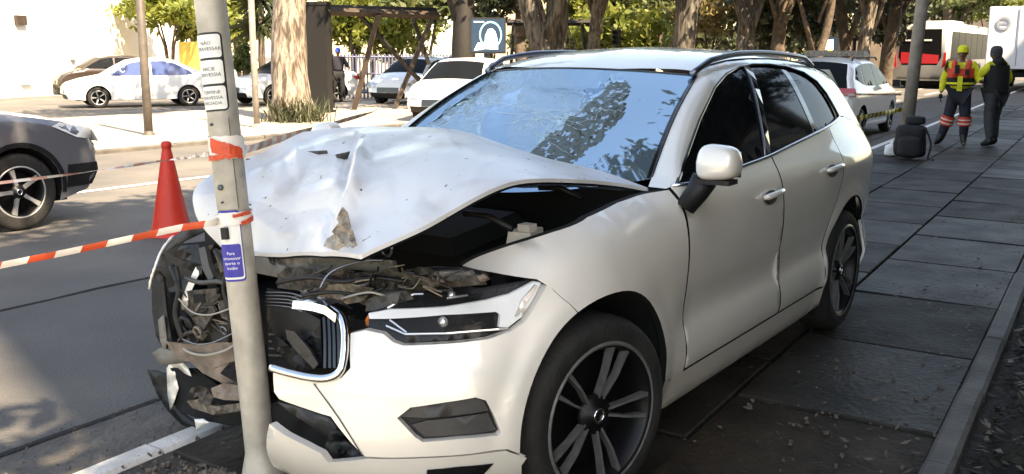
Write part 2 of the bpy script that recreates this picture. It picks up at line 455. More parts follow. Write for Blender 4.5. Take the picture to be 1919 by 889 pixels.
if PNY[len(PNY)//2] < 0: PNX, PNY = -PNX, -PNY
def sx(x):
    i0 = int(np.argmax(PCX)); return float(np.interp(-x, -PCX[i0:], PS[i0:]))
_door = smooth_tab([(.17, .09), (.21, .055), (.27, .035), (.33, .02), (.38, .004), (.43, .002), (.49, .010), (.55, .032), (.61, .030), (.69, .014), (.78, .004), (.88, .0), (.95, .004), (1.01, .014), (1.06, .032), (1.11, .058), (1.2, .095), (1.3, .143), (1.4, .197), (1.47, .240), (1.52, .278), (1.556, .318), (1.585, .375), (1.612, .49), (1.634, .70), (1.645, .95)])
_door_i = np.linspace(1.0, 1.645, 400); _door_v = np.array([_door(z) for z in _door_i])
_ftop = smooth_tab([(-.65, 1.088), (-.57, 1.082), (-.3, 1.065), (-.08, 1.04), (.1, 1.005), (.26, .968), (.4, .93), (.52, .902), (.66, .885), (.85, .87)])
_fd = smooth_tab([(-.2, .5), (-.03, .2), (0, .15), (.02, .112), (.05, .07), (.1, .034), (.16, .012), (.22, .0), (.4, 0)])
_front = smooth_tab([(.16, .10), (.22, .055), (.28, .02), (.35, .0), (.45, .0), (.55, .012), (.65, .042), (.72, .072), (.80, .105), (.86, .135), (.95, .2), (1.1, .4)])
_roofz = smooth_tab([(-3.86, 1.0), (-3.79, 1.14), (-3.68, 1.34), (-3.58, 1.50), (-3.5, 1.545), (-3.3, 1.575), (-2.9, 1.615), (-2.5, 1.638), (-2.1, 1.643), (-1.8, 1.632), (-1.5, 1.592), (-1.3, 1.542), (-1.0, 1.42), (-.7, 1.24), (-.42, 1.05)])
def inset(x, z):
    rz = _roofz(x)
    zz = z
    if z > 1.11 and x < -.5: zz = 1.11+(z-1.11)*.535/max(.06, rz-1.11)
    a = _door(zz) if zz < 1.645 else .95
    if x > -.75:
        f = _fd(_ftop(x)-z) + (_door(z) if z < .36 else _door(.36)*ss(.5,.36,z))*(1-ss(-.1, .35, x))
        w = ss(-.75, -.45, x); a = a*(1-w)+f*w
    if x > -.05: a += _front(z)*ss(-.05, .55, x)
    # rear haunch
    if x < -2.1: a -= .018*ss(-2.1, -2.7, x)*math.exp(-((z-1.0)/.11)**2)*(1-ss(-3.3, -3.7, x))
    if x < -3.2 and z < .5: a += ss(.5, .2, z)*.05*ss(-3.2, -3.7, x)
    for wx in (0.0, -2.865):
        r = math.hypot(x-wx, z-.37)
        if r < .56 and z > .2: a -= .014*(1-ss(.455, .515, r))
    return a
def P(s, z, off=0.0, side=1):
    x = float(np.interp(s, PS, PCX)); y = float(np.interp(s, PS, PCY))
    nx = float(np.interp(s, PS, PNX)); ny = float(np.interp(s, PS, PNY)); l = math.hypot(nx, ny)
    d = off-inset(x, z)
    return Vector((x+nx/l*d, side*max(y+ny/l*d, 0.0), z))
def PX(x, z, off=0.0): return P(sx(x), z, off)
def hit(px, py, t0=1.9, t1=9.0):
    """where a line of sight meets the car's shell -> (s, z)"""
    d = ray(px, py); prev = None; t = t0
    def f(t):
        p = CAM+d*t
        j = int(((PCX-p.x)**2+(PCY-p.y)**2).argmin())
        j0, j1 = max(j-1, 0), min(j+1, len(PCX)-1); best = None
        for a, b in ((j0, j), (j, j1)):
            ax, ay, bx, by = PCX[a], PCY[a], PCX[b], PCY[b]; L = (bx-ax)**2+(by-ay)**2
            if L == 0: continue
            u = max(0, min(1, ((p.x-ax)*(bx-ax)+(p.y-ay)*(by-ay))/L)); qx, qy = ax+(bx-ax)*u, ay+(by-ay)*u
            dd = (p.x-qx)**2+(p.y-qy)**2
            if best is None or dd < best[0]: best = (dd, qx, qy, PS[a]+(PS[b]-PS[a])*u, PNX[j], PNY[j])
        sd_ = (p.x-best[1])*best[4]+(p.y-best[2])*best[5]
        return sd_+inset(best[1], p.z), best[3], p.z
    v = f(t)
    while t < t1:
        t2 = t+max(.015, min(.2, v[0]*.5)); v2 = f(t2)
        if v2[0] <= 0:
            a, b = t, t2
            for _ in range(14):
                m_ = (a+b)/2
                if f(m_)[0] > 0: a = m_
                else: b = m_
            r = f(b); return (r[1], r[2])
        t, v = t2, v2
    raise ValueError('no hit %s %s' % (px, py))
def H(*pts): return [hit(*p) for p in pts]
def XZ(*pts): return [(sx(x), z) for x, z in pts]
def arc(wx, a0, a1, r=.432, n=16, cz=.372): return [(wx+r*math.cos(math.radians(a0+(a1-a0)*i/n)), cz+r*math.sin(math.radians(a0+(a1-a0)*i/n))) for i in range(n+1)]
MAPL = lambda a, b, off: P(a, b, off, 1)
MAPR = lambda a, b, off: P(a, b, off, -1)
def both(name, poly, mt, parent, **k):
    return panel(name, poly, MAPL, mt, parent, **k), panel(name, poly, MAPR, mt, parent, flip=True, **k)

car = thing('crashed_car', 'white SUV with crumpled bonnet and smashed front wrapped around the leaning metal pole', 'car')
gap = .003
# --- doors, quarters, sills
_bx = [-.615, -.8, -1.0, -1.3, -1.6, -1.9, -2.15, -2.4, -2.6, -2.75, -2.9]
_bz = smooth_tab([(-2.95, 1.248), (-2.86, 1.233), (-2.57, 1.201), (-2.3, 1.179), (-1.95, 1.152), (-1.64, 1.128), (-1.35, 1.115), (-.97, 1.102), (-.60, 1.092)])
def belt(x0, x1, n=8): return [(x0+(x1-x0)*i/n, _bz(x0+(x1-x0)*i/n)) for i in range(n+1)]
front_door = XZ((-.645, .355), (-.631, .7), *belt(-.624, -1.662), (-1.697, .8), (-1.717, .355))
rear_door = XZ((-1.731, .355), (-1.711, .8), *belt(-1.676, -2.66), (-2.66, 1.1), (-2.61, .92), *arc(-2.865, 62, 0, .475)[::1][:0], (-2.56, .80), (-2.475, .70), (-2.42, .58), (-2.395, .45), (-2.39, .355))
quarter = XZ((-2.397, .35), (-2.403, .45), (-2.428, .58), (-2.483, .70), (-2.568, .80), (-2.618, .92), (-2.668, 1.1), *belt(-2.668, -2.94, 4), (-3.05, 1.243), (-3.3, 1.195), (-3.52, 1.12), (-3.66, 1.0), (-3.71, .93), (-3.56, .88), (-3.42, .74), (-3.33, .61), *arc(-2.865, 147, -6, .432, 20))
sill = XZ((-.425, .235), (-.44, .343), (-2.43, .343), (-2.445, .235), (-2.3, .19), (-.6, .19))
d1, d1r = both('front_door', front_door, 'white_paint', car, lipmat='void', res=.032)  # black edge lips paint shade into the panel gaps
d2, d2r = both('rear_door', rear_door, 'white_paint', car, lipmat='void', res=.032)
both('rear_quarter_panel', quarter, 'white_paint', car, lipmat='void', res=.036)
both('sill', sill, 'white_paint', car, lipmat='void')
both('door_shut_backing', XZ((-.50, .34), (-.50, 1.05), (-1.6, 1.09), (-2.6, 1.13), (-2.66, 1.0), (-2.5, .78), (-2.35, .5), (-2.35, .34)), 'void', car, off=-.022, lip=0, res=.06)  # black sheet behind the doors, painting the seams as dark as shade
fend = XZ((.50, .906), (.36, .942), (.26, .967), (.1, 1.004), (-.08, 1.04), (-.3, 1.065), (-.57, 1.08), (-.608, 1.083), (-.618, .7), (-.633, .355), (-.633, .235), (-.45, .24), *arc(0, 199, 66, .432, 22), (.235, .845), (.27, .875), (.40, .895))
panel('front_fender', fend, MAPL, 'white_paint', car, res=.04, lip=.03, lipmat='void')
fend_r = XZ((.30, .955), (.1, 1.004), (-.08, 1.04), (-.3, 1.065), (-.57, 1.08), (-.608, 1.083), (-.618, .7), (-.633, .235), (-.45, .24), *arc(0, 199, 66, .432, 22), (.32, .70), (.40, .55), (.43, .60), (.40, .75), (.36, .88))
panel('front_fender', fend_r, MAPR, 'white_paint', car, res=.04, lip=.03, flip=True)
# --- rear end
tail = XZ((-3.05, 1.302), (-3.3, 1.222), (-3.52, 1.122), (-3.66, 1.002), (-3.72, .9), (-3.84, .9), (-3.84, 1.0))
rb = XZ((-3.34, .58), (-3.43, .735), (-3.57, .875), (-3.72, .925), (-3.8, .93), (-3.863, .93), (-3.863, .25), (-3.5, .25), (-3.25, .28))
both('rear_bumper', rb, 'white_paint', car)
both('tail_light', XZ((-3.45, 1.16), (-3.52, 1.125), (-3.66, 1.005), (-3.715, .94), (-3.80, .94), (-3.80, 1.0), (-3.66, 1.12), (-3.56, 1.25), (-3.48, 1.3)), 'red_lens', car, lip=.02)
mb = MB(); nn = 14
rows = [(-3.56, 1.51, .56), (-3.66, 1.34, .63), (-3.76, 1.15, .70), (-3.79, 1.0, .74), (-3.80, .93, .76)]
for i, (x, z, w) in enumerate(rows): mb.v += [Vector((x-.05*(1-(k/nn*2-1)**2), w*(k/nn*2-1), z)) for k in range(nn+1)]
mb.f += [(i*(nn+1)+k, i*(nn+1)+k+1, (i+1)*(nn+1)+k+1, (i+1)*(nn+1)+k) for i in range(4) for k in range(nn)]
tg = mb.build('tailgate', 'white_paint', car, True)
mb = MB()
for i, (x, z, w) in enumerate([(-3.59, 1.48, .50), (-3.67, 1.34, .55), (-3.765, 1.16, .60)]): mb.v += [Vector((x-.012-.05*(1-(k/nn*2-1)**2), w*(k/nn*2-1), z)) for k in range(nn+1)]
mb.f += [(i*(nn+1)+k, i*(nn+1)+k+1, (i+1)*(nn+1)+k+1, (i+1)*(nn+1)+k) for i in range(2) for k in range(nn)]
mb.build('rear_window', 'side_glass', tg, True)

# --- glass house
def WS(a, b, dent=0.0):
    lo = Vector((-.40-.29*a*a, .745*a, 1.035+.075*a*a)); hi = Vector((-1.27-.16*a*a, .60*a, 1.538-.03*a*a))
    p = lo.lerp(hi, b); nrm = Vector((.5, 0, .866))
    return p+nrm*(.05*math.sin(math.pi*b)*(1-.35*a*a)+dent)
def yroof(x): return .60-.03*ss(-2.6, -3.5, x)-.02*ss(-1.6, -1.3, x)
def zroof(x, y):
    yy = abs(y); I = float(np.interp(x, PCX[::-1], PCY[::-1]))-yy
    zz = float(np.interp(I, _door_v, _door_i)); return 1.11+(zz-1.11)*(_roofz(x)-1.11)/.535
DLO = [(-.655, 1.10), (-.88, 1.197), (-1.134, 1.324), (-1.42, 1.454), (-1.62, 1.512), (-1.83, 1.545), (-2.03, 1.556), (-2.25, 1.554), (-2.5, 1.538), (-2.71, 1.506), (-2.85, 1.453), (-2.91, 1.385), (-2.93, 1.31), (-2.935, 1.252)]
dlo = DLO + [p for p in belt(-2.9, -.66, 20)]
_dz = lambda x: float(np.interp(-x, [-a for a, _ in DLO], [b for _, b in DLO]))
cant = XZ((-1.40, _dz(-1.40)), *[q for q in DLO if q[0] < -1.41], *[(-2.98, 1.252), (-3.05, 1.247), (-3.3, 1.199), (-3.46, 1.15), (-3.47, 1.24), (-3.52, 1.36), (-3.53, 1.455)], *[(x, zroof(x, .585)) for x in (-3.45, -3.3, -3.0, -2.7, -2.4, -2.1, -1.8, -1.6, -1.47)], (-1.43, zroof(-1.43, .60)))
both('roof_side_frame', cant, 'white_paint', car, res=.035, lip=.02)
for sd_ in (1, -1):
    mb = MB(); n_ = 24; m_ = 7
    for i in range(n_+1):
        t = i/n_; x = -.60-.84*t**1.05
        o_ = P(sx(x), (_dz(x) if x < -.655 else 1.10-(x+.655)*.2), .002, sd_)
        if i == 0: o_ = P(sx(-.60), 1.088, .002, sd_)
        w_ = WS(sd_*1.0, max(0.0, min(1, t*1.03-.03)), .004)
        if i == 0: w_ = Vector((-.60, sd_*.775, 1.09))
        nrm = Vector((.35, sd_*.75, .5)).normalized()
        for k in range(m_+1): u = k/m_; mb.v.append(w_.lerp(o_, u)+nrm*(.02*math.sin(math.pi*u)*min(1, i/3)))
    mb.f = [(i*(m_+1)+k, i*(m_+1)+k+1, (i+1)*(m_+1)+k+1, (i+1)*(m_+1)+k) for i in range(n_) for k in range(m_)]
    mb.build('front_pillar', 'white_paint', car, True)
def win(x0, x1):
    """piece of the window outline between two x values (front > rear)"""
    top = [(x, z) for x, z in DLO if x1 < x < x0]
    zt = lambda x: float(np.interp(-x, [-a for a, _ in DLO], [b for _, b in DLO]))
    pts = ([(x0, zt(x0))] if x0 < -.64 else [(-.64, 1.108)])+[t for t in top if t[0] != -.64]+[(x1, zt(x1))]
    return XZ(*pts, *belt(x1, min(x0, -.645), 8))
def slant(x0t, x0b, x1t, x1b): 
    zt = lambda x: float(np.interp(-x, [-a for a, _ in DLO], [b for _, b in DLO]))
    return XZ((x0b, _bz(x0b)+.004), *( [(x0t, zt(x0t))] if x0t else []), *[(x, z) for x, z in DLO if x1t < x < (x0t if x0t else 0)], (x1t, zt(x1t)), *belt(x1b, x0b, 8)[:-1])
for dd, ddr, pl in ((d1, d1r, slant(None, -.67, -1.895, -1.60)), (d2, d2r, slant(-1.985, -1.69, -2.40, -2.40))):
    panel('window', pl, MAPL, 'side_glass', dd, off=-.012, res=.05, lip=0)
    panel('window', pl, MAPR, 'side_glass', ddr, off=-.012, res=.05, lip=0, flip=True)
both('quarter_window', slant(-2.47, -2.47, -2.93, -2.91), 'side_glass', car, off=-.012, lip=0)
both('pillar_trim', XZ((-1.60, 1.126), (-1.895, 1.55), (-1.985, 1.553), (-1.69, 1.132)), 'gloss_black', car, off=-.009, lip=.004)
both('pillar_trim', XZ((-2.40, 1.187), (-2.40, 1.544), (-2.47, 1.54), (-2.47, 1.193)), 'gloss_black', car, off=-.009, lip=.004)
for sd_ in (1, -1):
    mb = MB(); mb.tube([P(sx(x), z+.004, .004, sd_) for x, z in belt(-.63, -2.93, 30)], .009, 6); mb.build('belt_strip', 'chrome', car, True)
    mb = MB(); mb.tube([P(sx(x), z, .0, sd_) for x, z in DLO], .008, 6); mb.build('window_trim', 'gloss_black', car, True)
    mb = MB(); mb.tube([P(sx(-1.605-.29*i/8), 1.13+.415*i/8, -.006, sd_) for i in range(9)], .006, 6); mb.build('pillar_strip', 'rail', car, True)
    mb = MB(); pts = []
    for i in range(31):
        x = -1.38-(3.12-1.38)*i/30; h = .035*min(1, i/3, (30-i)/3)
        pts.append((x, sd_*(yroof(x)+.005), zroof(x, yroof(x))+.004+h))
    mb.tube(pts, .015, 8); mb.build('roof_rail', 'rail', car, True)
# roof skin
mb = MB(); nx_, ny_ = 36, 28
for i in range(nx_+1):
    for k in range(ny_+1):
        t = k/ny_*2-1
        x = -1.272-(3.60-1.272)*i/nx_ - (.16*t*t*(1-i/nx_)); yw = .575
        mb.v.append(Vector((x, yw*t, zroof(x, yw*t)+.004)))
mb.f = [(i*(ny_+1)+k, (i+1)*(ny_+1)+k, (i+1)*(ny_+1)+k+1, i*(ny_+1)+k+1) for i in range(nx_) for k in range(ny_)]
rf = mb.build('roof', 'white_paint', car, True)
mb = MB()
mb.lathe([(.075, 0), (.06, .018), (.02, .055), (0, .06)], (-3.25, 0, 1.575), n=12); mb.build('antenna_fin', 'white_paint', rf, True)

# --- windscreen, crazed and buckled by the impact
band = [(1178, 142), (1172, 205), (1120, 272), (1062, 318), (985, 345), (930, 318), (1010, 275), (1085, 205), (1150, 150)]
shat = [(1000, 120), (1080, 150), (1085, 205), (1010, 275), (960, 260), (930, 300), (880, 270), (940, 250), (960, 180), (985, 130)]
leftz = [(770, 240), (935, 125), (1010, 125), (950, 165), (910, 190), (890, 262), (880, 285), (800, 260)]
FA = Facets((700, 80, 1320, 360), 260, 3); FB = Facets((700, 80, 1320, 360), 1100, 5); FC = Facets((700, 80, 1320, 360), 26, 9)
na, nb_ = 150, 84
V = []; flag = []
for j in range(nb_+1):
    for i in range(na+1):
        a = i/na*2-1; b = j/nb_
        p0 = WS(a, b); u, v = pix(p0); k = 0.0; dn = 0.0
        e = min(1, (1-abs(a))*9, b*9, (1-b)*9); u0_, v0_ = u, v
        u += 16*noise.noise(Vector((u0_*.03, v0_*.03, 1)))+7*noise.noise(Vector((u0_*.11, v0_*.11, 4))); v += 16*noise.noise(Vector((u0_*.03, v0_*.03, 7)))+7*noise.noise(Vector((u0_*.11, v0_*.11, 9)))
        dl = segd((u, v), (1172, 140), (960, 340)); sgn = (u-1172)*(340-140)-(v-140)*(960-1172)
        if sgn < 0: dn -= .058*ss(0, 50, dl)*(1-ss(70, 330, dl))
        else: dn -= 0
        if inpoly(u, v, band): dn += .0062*FB(u, v)+.007*FA(u, v); k = 2
        elif inpoly(u, v, shat): dn += .0018*FB(u, v)+.005*FA(u, v); k = 1
        elif inpoly(u, v, leftz): dn += .0035*FB(u, v)+.007*FA(u, v); k = 1
        else:
            dn += .0016*FC(u, v)*ss(1300, 1150, u)
            if u < 1140: dn += .0011*FA(u, v)
        V.append(WS(a, b, dn*e)); flag.append(k)
F0, F1, F2 = [], [], []
for j in range(nb_):
    for i in range(na):
        q = (j*(na+1)+i, j*(na+1)+i+1, (j+1)*(na+1)+i+1, (j+1)*(na+1)+i)
        fl_ = [flag[w] for w in q]; (F2 if fl_.count(2) >= 2 and noise.noise(Vector((i*.33, j*.33, 2)))+.6*noise.noise(Vector((i*.9, j*.9, 5))) > -.34 else F1 if sum(1 for f_ in fl_ if f_) >= 2 else F0).append(q)
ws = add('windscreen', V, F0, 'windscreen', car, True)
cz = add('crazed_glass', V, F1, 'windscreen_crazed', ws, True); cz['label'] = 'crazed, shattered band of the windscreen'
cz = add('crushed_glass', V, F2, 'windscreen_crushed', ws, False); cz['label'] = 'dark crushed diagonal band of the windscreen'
mb = MB(); r = random.Random(11)
_wp = np.array([pix(q) for q in V])
def wsray(u, v): return V[int(((_wp-np.array([u, v]))**2).sum(1).argmin())]
for k in range(30):
    an = r.uniform(0, 6.283); c0 = (1015+r.uniform(-12, 12), 215+r.uniform(-8, 8)) if k < 12 else (r.uniform(960, 1130), r.uniform(170, 320))
    L = r.uniform(20, 95) if k < 12 else r.uniform(15, 45); pts = []
    for i in range(6):
        u = c0[0]+math.cos(an)*L*(i/5)*1.3; v = c0[1]+math.sin(an)*L*.62*(i/5)+r.uniform(-3, 3)
        if 800 < u < 1180 and 150 < v < 330: pts.append(wsray(u, v)+Vector((.5, 0, .866))*.003)
    if len(pts) > 2: mb.tube(pts, .0007, 3, False)
ck = mb.build('crack_lines', 'crack_white', ws); ck['kind'] = 'stuff'
# black frit border and gasket of the windscreen
mb = MB()
for lst in ([WS(1, b, .006) for b in np.linspace(0, 1, 20)], [WS(-1, b, .006) for b in np.linspace(0, 1, 20)], [WS(a, 1, .002) for a in np.linspace(-1, 1, 24)]): mb.tube(lst, .0045, 6)
mb.build('windscreen_gasket', 'gloss_black', car, True)
for a0, a1 in ((.975, .996), (-.996, -.975)):
    mb = MB()
    for b in np.linspace(.01, .985, 22): mb.v += [WS(a0+(.05 if a0 > 0 else 0)*(0), b, .0035), WS(a1, b, .0035)]
    mb.f = [(2*i, 2*i+1, 2*i+3, 2*i+2) for i in range(21)]
    mb.build('frit_band', 'gloss_black', ws, True)
# wiper
mb = MB(); mb.tube([WS(.80-1.0*t, .03+.05*t, .02) for t in np.linspace(0, 1, 10)], .008, 5); mb.build('wiper', 'black_plastic', car, True)
# interior shell so that nothing shows through, and the dark underbody
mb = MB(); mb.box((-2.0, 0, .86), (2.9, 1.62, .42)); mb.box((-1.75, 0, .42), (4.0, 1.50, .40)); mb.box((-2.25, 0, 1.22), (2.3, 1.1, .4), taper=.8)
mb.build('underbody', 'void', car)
# --- door handles, mirror
for par, hx, sd_ in ((d1, -1.515, 1), (d2, -2.44, 1), (d1r, -1.515, -1), (d2r, -2.44, -1)):
    mb = MB(); hz = .965 if hx > -2 else 1.0
    pts = [P(sx(hx+.115-.23*t), hz+.006*math.sin(math.pi*t)+.008*t, .012+.026*math.sin(math.pi*min(1, max(0, t*1.0)))**.5, sd_) for t in np.linspace(0, 1, 11)]
    mb.tube(pts, [.010]+[.0155]*9+[.010], 8); mb.build('handle', 'white_paint', par, True)
    panel('handle_recess', XZ(*[(hx+.085*math.cos(t), hz-.012+.034*math.sin(t)) for t in np.linspace(0, 6.283, 15)[:-1]]), MAPL if sd_ > 0 else MAPR, 'grey_plastic', par, off=.0025, lip=0, res=.03)
def mirror(sd_):
    # housing: rounded box shell
    mb = MB(); c = Vector((-.655, sd_*1.05, 1.2)); prof = []
    nu, nv = 22, 14; vs = []
    for j in range(nv+1):
        ph = -math.pi/2+math.pi*j/nv
        for i in range(nu):
            th = 2*math.pi*i/nu
            ex = .55
            cx_ = math.copysign(abs(math.cos(ph))**ex*abs(math.cos(th))**ex, math.cos(th)); cy_ = math.copysign(abs(math.cos(ph))**ex*abs(math.sin(th))**ex, math.sin(th)); cz_ = math.copysign(abs(math.sin(ph))**ex, math.sin(ph))
            x, y, z = cx_*.08, cy_*.082, cz_*.074
            if x < 0: x *= .55
            if z > 0: y *= 1-.10*z/.074; x *= 1-.25*(z/.074)
            # outer end slimmer, rearward swept
            x -= .10*y if y*1 > 0 else 0
            z *= 1-.18*(y+.082)/.164
            vs.append(c+Vector((x, sd_*y, z)))
    fs = [(j*nu+i, j*nu+(i+1) % nu, (j+1)*nu+(i+1) % nu, (j+1)*nu+i) for j in range(nv) for i in range(nu)]
    mb.q(vs, fs); o = mb.build('wing_mirror', 'white_paint', car, True)
    mb = MB(); mb.box(c+Vector((-.052, 0, -.01)), (.006, .13, .1)); mb.build('mirror_glass', 'chrome', o)
    mb = MB(); mb.tube([c+Vector((.0, -sd_*.06, -.07)), c+Vector((.01, -sd_*.085, -.12)), c+Vector((.03, -sd_*.125, -.185))], [.052, .046, .040], 12); mb.build('mirror_foot', 'black_plastic', o, True)
    mb = MB(); mb.box(c+Vector((.008, -sd_*.01, -.074)), (.09, .14, .018)); mb.build('mirror_base', 'black_plastic', o)
mirror(1); mirror(-1)

# --- wheels
_wheel_cache = {}
def wheel_meshes(R, w, rr, spokes, dbl, facemat, backmat, key):
    if key in _wheel_cache: return _wheel_cache[key]
    hw = w/2
    mb = MB(); mb.lathe([(rr-.01, -hw*.92), (rr+.02, -hw), (R-.05, -hw*1.02), (R-.012, -hw*.86), (R, -hw*.6), (R, hw*.6), (R-.012, hw*.86), (R-.03, hw*.99), (R-.055, hw*1.03), (rr+.03, hw*1.02), (rr+.012, hw), (rr-.01, hw*.9)], axis='y', n=48)
    t = mb.build('tyre', 'rubber', None, True); 
    mb = MB(); mb.lathe([(rr+.012, hw*.93), (rr+.008, hw*1.0), (rr-.008, hw*1.0), (rr-.016, hw*.9), (rr-.03, hw*.5), (rr-.04, -hw*.5)], axis='y', n=48)
    mb.lathe([(rr-.04, -hw*.2), (0, -hw*.2)], axis='y', n=32)
    rim = mb.build('rim', backmat, None, True)
    mb = MB()
    mb.lathe([(rr+.011, hw*1.01), (rr+.003, hw*1.05), (rr-.004, hw*1.02)], axis='y', n=48)
    for k in range(spokes):
        for d_ in ((-1, 1) if dbl else (0,)):
            a0 = 2*math.pi*k/spokes+math.pi/2+ (math.pi/spokes if dbl else 0); sp = .19 if dbl else 0
            a_out = a0+d_*sp*.85; a_in = a0+d_*.18
            ro, ri = rr-.006, .055
            wo, wi = (.017, .010) if dbl else (.05, .035)
            def pt(a, r, off, h): return (r*math.cos(a)-off*math.sin(a), h, r*math.sin(a)+off*math.cos(a))
            h0, h1 = hw*.95, hw*.72; rm = (ro+ri)/2; am = (a_in+a_out)/2+ (d_*.02); wm = wi*.85
            vs = [pt(a_out, ro, -wo/2, h0), pt(a_out, ro, wo/2, h0), pt(am, rm, wm/2, hw*.90), pt(am, rm, -wm/2, hw*.90), pt(a_in, ri, wi/2, h1), pt(a_in, ri, -wi/2, h1)]
            vs += [(x, y-.03, z) for x, y, z in vs]
            mb.q(vs, [(0, 1, 2, 3), (3, 2, 4, 5), (0, 3, 9, 6), (3, 5, 11, 9), (1, 7, 8, 2), (2, 8, 10, 4)])
    sp_ = mb.build('spokes', facemat, None)
    mb = MB(); mb.lathe([(.075, hw*.5), (.07, hw*.72), (.036, hw*.76), (.034, hw*.82), (0, hw*.83)], axis='y', n=20)
    cap = mb.build('hub', backmat, None, True)
    mb = MB(); mb.lathe([(.028, hw*.82), (.028, hw*.86), (.020, hw*.86), (.020, hw*.82)], axis='y', n=20); badge = mb.build('cap_ring', 'chrome', None, True)
    ms = [o.data for o in (t, rim, sp_, cap, badge)]
    for o in (t, rim, sp_, cap, badge): bpy.data.objects.remove(o)
    _wheel_cache[key] = ms; return ms
def wheel(parent, loc, side, ms, steer=0.0, spin=0.0):
    """a wheel: hub empty is avoided, the tyre carries rim, spokes and cap"""
    t = bpy.data.objects.new('wheel', ms[0]); COL.objects.link(t); t.parent = parent
    t.location = loc; t.rotation_euler = (0, spin, (0 if side > 0 else math.pi)+steer)
    for nm, me in zip(('rim', 'spokes', 'hub', 'cap_ring'), ms[1:]):
        o = bpy.data.objects.new(nm, me); COL.objects.link(o); o.parent = t
    return t
WM = wheel_meshes(.357, .225, .262, 5, True, 'alloy_face', 'alloy_dark', 'volvo')
wheel(car, (0.0, .83, .357), 1, WM, math.radians(-13), .25)
wheel(car, (-2.865, .82, .357), 1, WM, 0, .9)
wheel(car, (-.14, -.80, .357), -1, WM, math.radians(-13), .5)
wheel(car, (-2.865, -.82, .357), -1, WM, 0, .1)
for wx in (0.0, -2.865):
    for sd_ in (1, -1):
        if wx == 0 and sd_ < 0: continue      # crushed away on the impact side
        mb = MB(); mb.lathe([(.437, .93), (.45, .60), (.42, .50), (.02, .50)], (wx, 0, .37), 'y', 28, -.5, math.pi+.5)
        mb.v = [Vector((v.x, sd_*(PX(v.x, max(.25, v.z-.0)).y-.035 if v.y > .9 else v.y), v.z)) for v in mb.v]
        mb.build('wheel_arch_liner', 'void', car, True)

# --- front bumper, lamps, lower lip
arch_f = [(x, z) for x, z in arc(0, 65.5, -6, .432, 16)]
bump_top = H((657, 690), (657, 625), (684, 619), (718, 626), (737, 642), (755, 648), (861, 643), (916, 636), (962, 620), (985, 603), (1008, 566), (1027, 533))
fog = H((744, 784), (769, 764), (830, 755), (891, 745), (911, 751), (926, 780), (939, 811), (934, 817), (860, 823), (792, 829), (778, 820))
bump_bot = H((950, 842), (880, 851), (800, 856), (730, 858), (684, 856))
bump_left = H((660, 832), (636, 803), (620, 781), (570, 765), (523, 748), (514, 735), (512, 694), (560, 708), (600, 715), (640, 708))
bumper = panel('front_bumper', bump_top+XZ((.232, .838), (.20, .795), *arch_f)+XZ((.41, .335))+bump_bot+bump_left, MAPL, 'white_paint', car, holes=[fog], res=.03, lip=.03)
lip_poly = H((505, 795), (532, 815), (566, 832), (601, 850), (614, 867), (690, 860), (800, 859), (950, 846))+XZ((.405, .325), (.42, .30), (.40, .20), (.5, .17), (.65, .17))+[(.45, .17), (.2, .17), (.03, .2)]
panel('lower_bumper_lip', lip_poly, MAPL, 'white_paint', car, res=.04, lip=.03)
panel('lip_insert', H((800, 880), (860, 874), (925, 868), (905, 889), (860, 900), (800, 904)), MAPL, 'gloss_black', car, off=.004, res=.04, lip=.0)
mb = MB(); mb.tube([P(*hit(u, v), .003) for u, v in ((589, 719), (615, 754), (636, 784), (660, 822), (680, 853))], .0022, 5); mb.build('bumper_crease', 'grey_plastic', bumper)  # thin dark tube paints the shaded line of the crease
# fog lamp trim: recessed, two blades
ft = panel('fog_lamp_trim', fog, MAPL, 'black_plastic', car, off=-.028, res=.03, lip=0)
panel('trim_blade', H((748, 784), (771, 766), (889, 748), (908, 753), (918, 772), (800, 786)), MAPL, 'trim_grey', ft, off=-.012, res=.03, lip=.02)
panel('trim_blade', H((770, 800), (800, 792), (917, 777), (932, 808), (920, 812), (795, 822)), MAPL, 'trim_grey', ft, off=-.016, res=.03, lip=.02)
# headlamp
HB = lambda *pts: H(*[(640+x/2.173, 480+y/2.173) for x, y in pts])
lampo = HB((95, 240), (180, 215), (295, 165), (400, 138), (500, 130), (590, 140), (700, 122), (800, 102), (843, 110), (800, 180), (750, 260), (700, 300), (600, 335), (480, 350), (250, 362), (210, 350), (170, 315), (95, 300))
hl = panel('headlamp', lampo, MAPL, 'black_plastic', car, off=-.03, res=.03, lip=.015)
panel('light_bar', HB((100, 240), (190, 224), (420, 214), (600, 186), (700, 160), (770, 125), (800, 108), (830, 112), (788, 190), (745, 255), (690, 296), (652, 296), (656, 245), (640, 233), (420, 246), (180, 262), (105, 262)), MAPL, 'lamp_white', hl, off=-.018, res=.03, lip=.012)
panel('lamp_pocket', HB((205, 216), (300, 166), (430, 176), (590, 180), (420, 210)), MAPL, 'void', hl, off=-.024, res=.03, lip=0)
panel('lamp_pocket', HB((200, 268), (420, 252), (632, 240), (640, 302), (500, 312), (265, 318)), MAPL, 'void', hl, off=-.024, res=.03, lip=0)
for pts in (((175, 290), (255, 325), (430, 322), (650, 304), (690, 300)), ((180, 218), (290, 162), (330, 160)), ((190, 266), (262, 318)), ((430, 178), (520, 165))):
    mb = MB(); mb.tube([P(*q, -.017) for q in HB(*pts)], .004, 5); mb.build('lamp_strip', 'lamp_silver', hl)
for (x, y, r_) in ((415, 278, .019), (455, 166, .015)):
    c = P(*HB((x, y))[0], -.026); mb = MB()
    mb.lathe([(0, -.012), (r_*.6, -.014), (r_, 0), (r_*.8, .012), (0, .018)], c, 'x', 16); mb.build('projector', 'lamp_silver', hl, True)
panel('lamp_rib', HB((745, 180), (800, 120), (812, 124), (765, 190), (730, 245), (715, 250)), MAPL, 'lamp_silver', hl, off=-.012, res=.02, lip=.006)
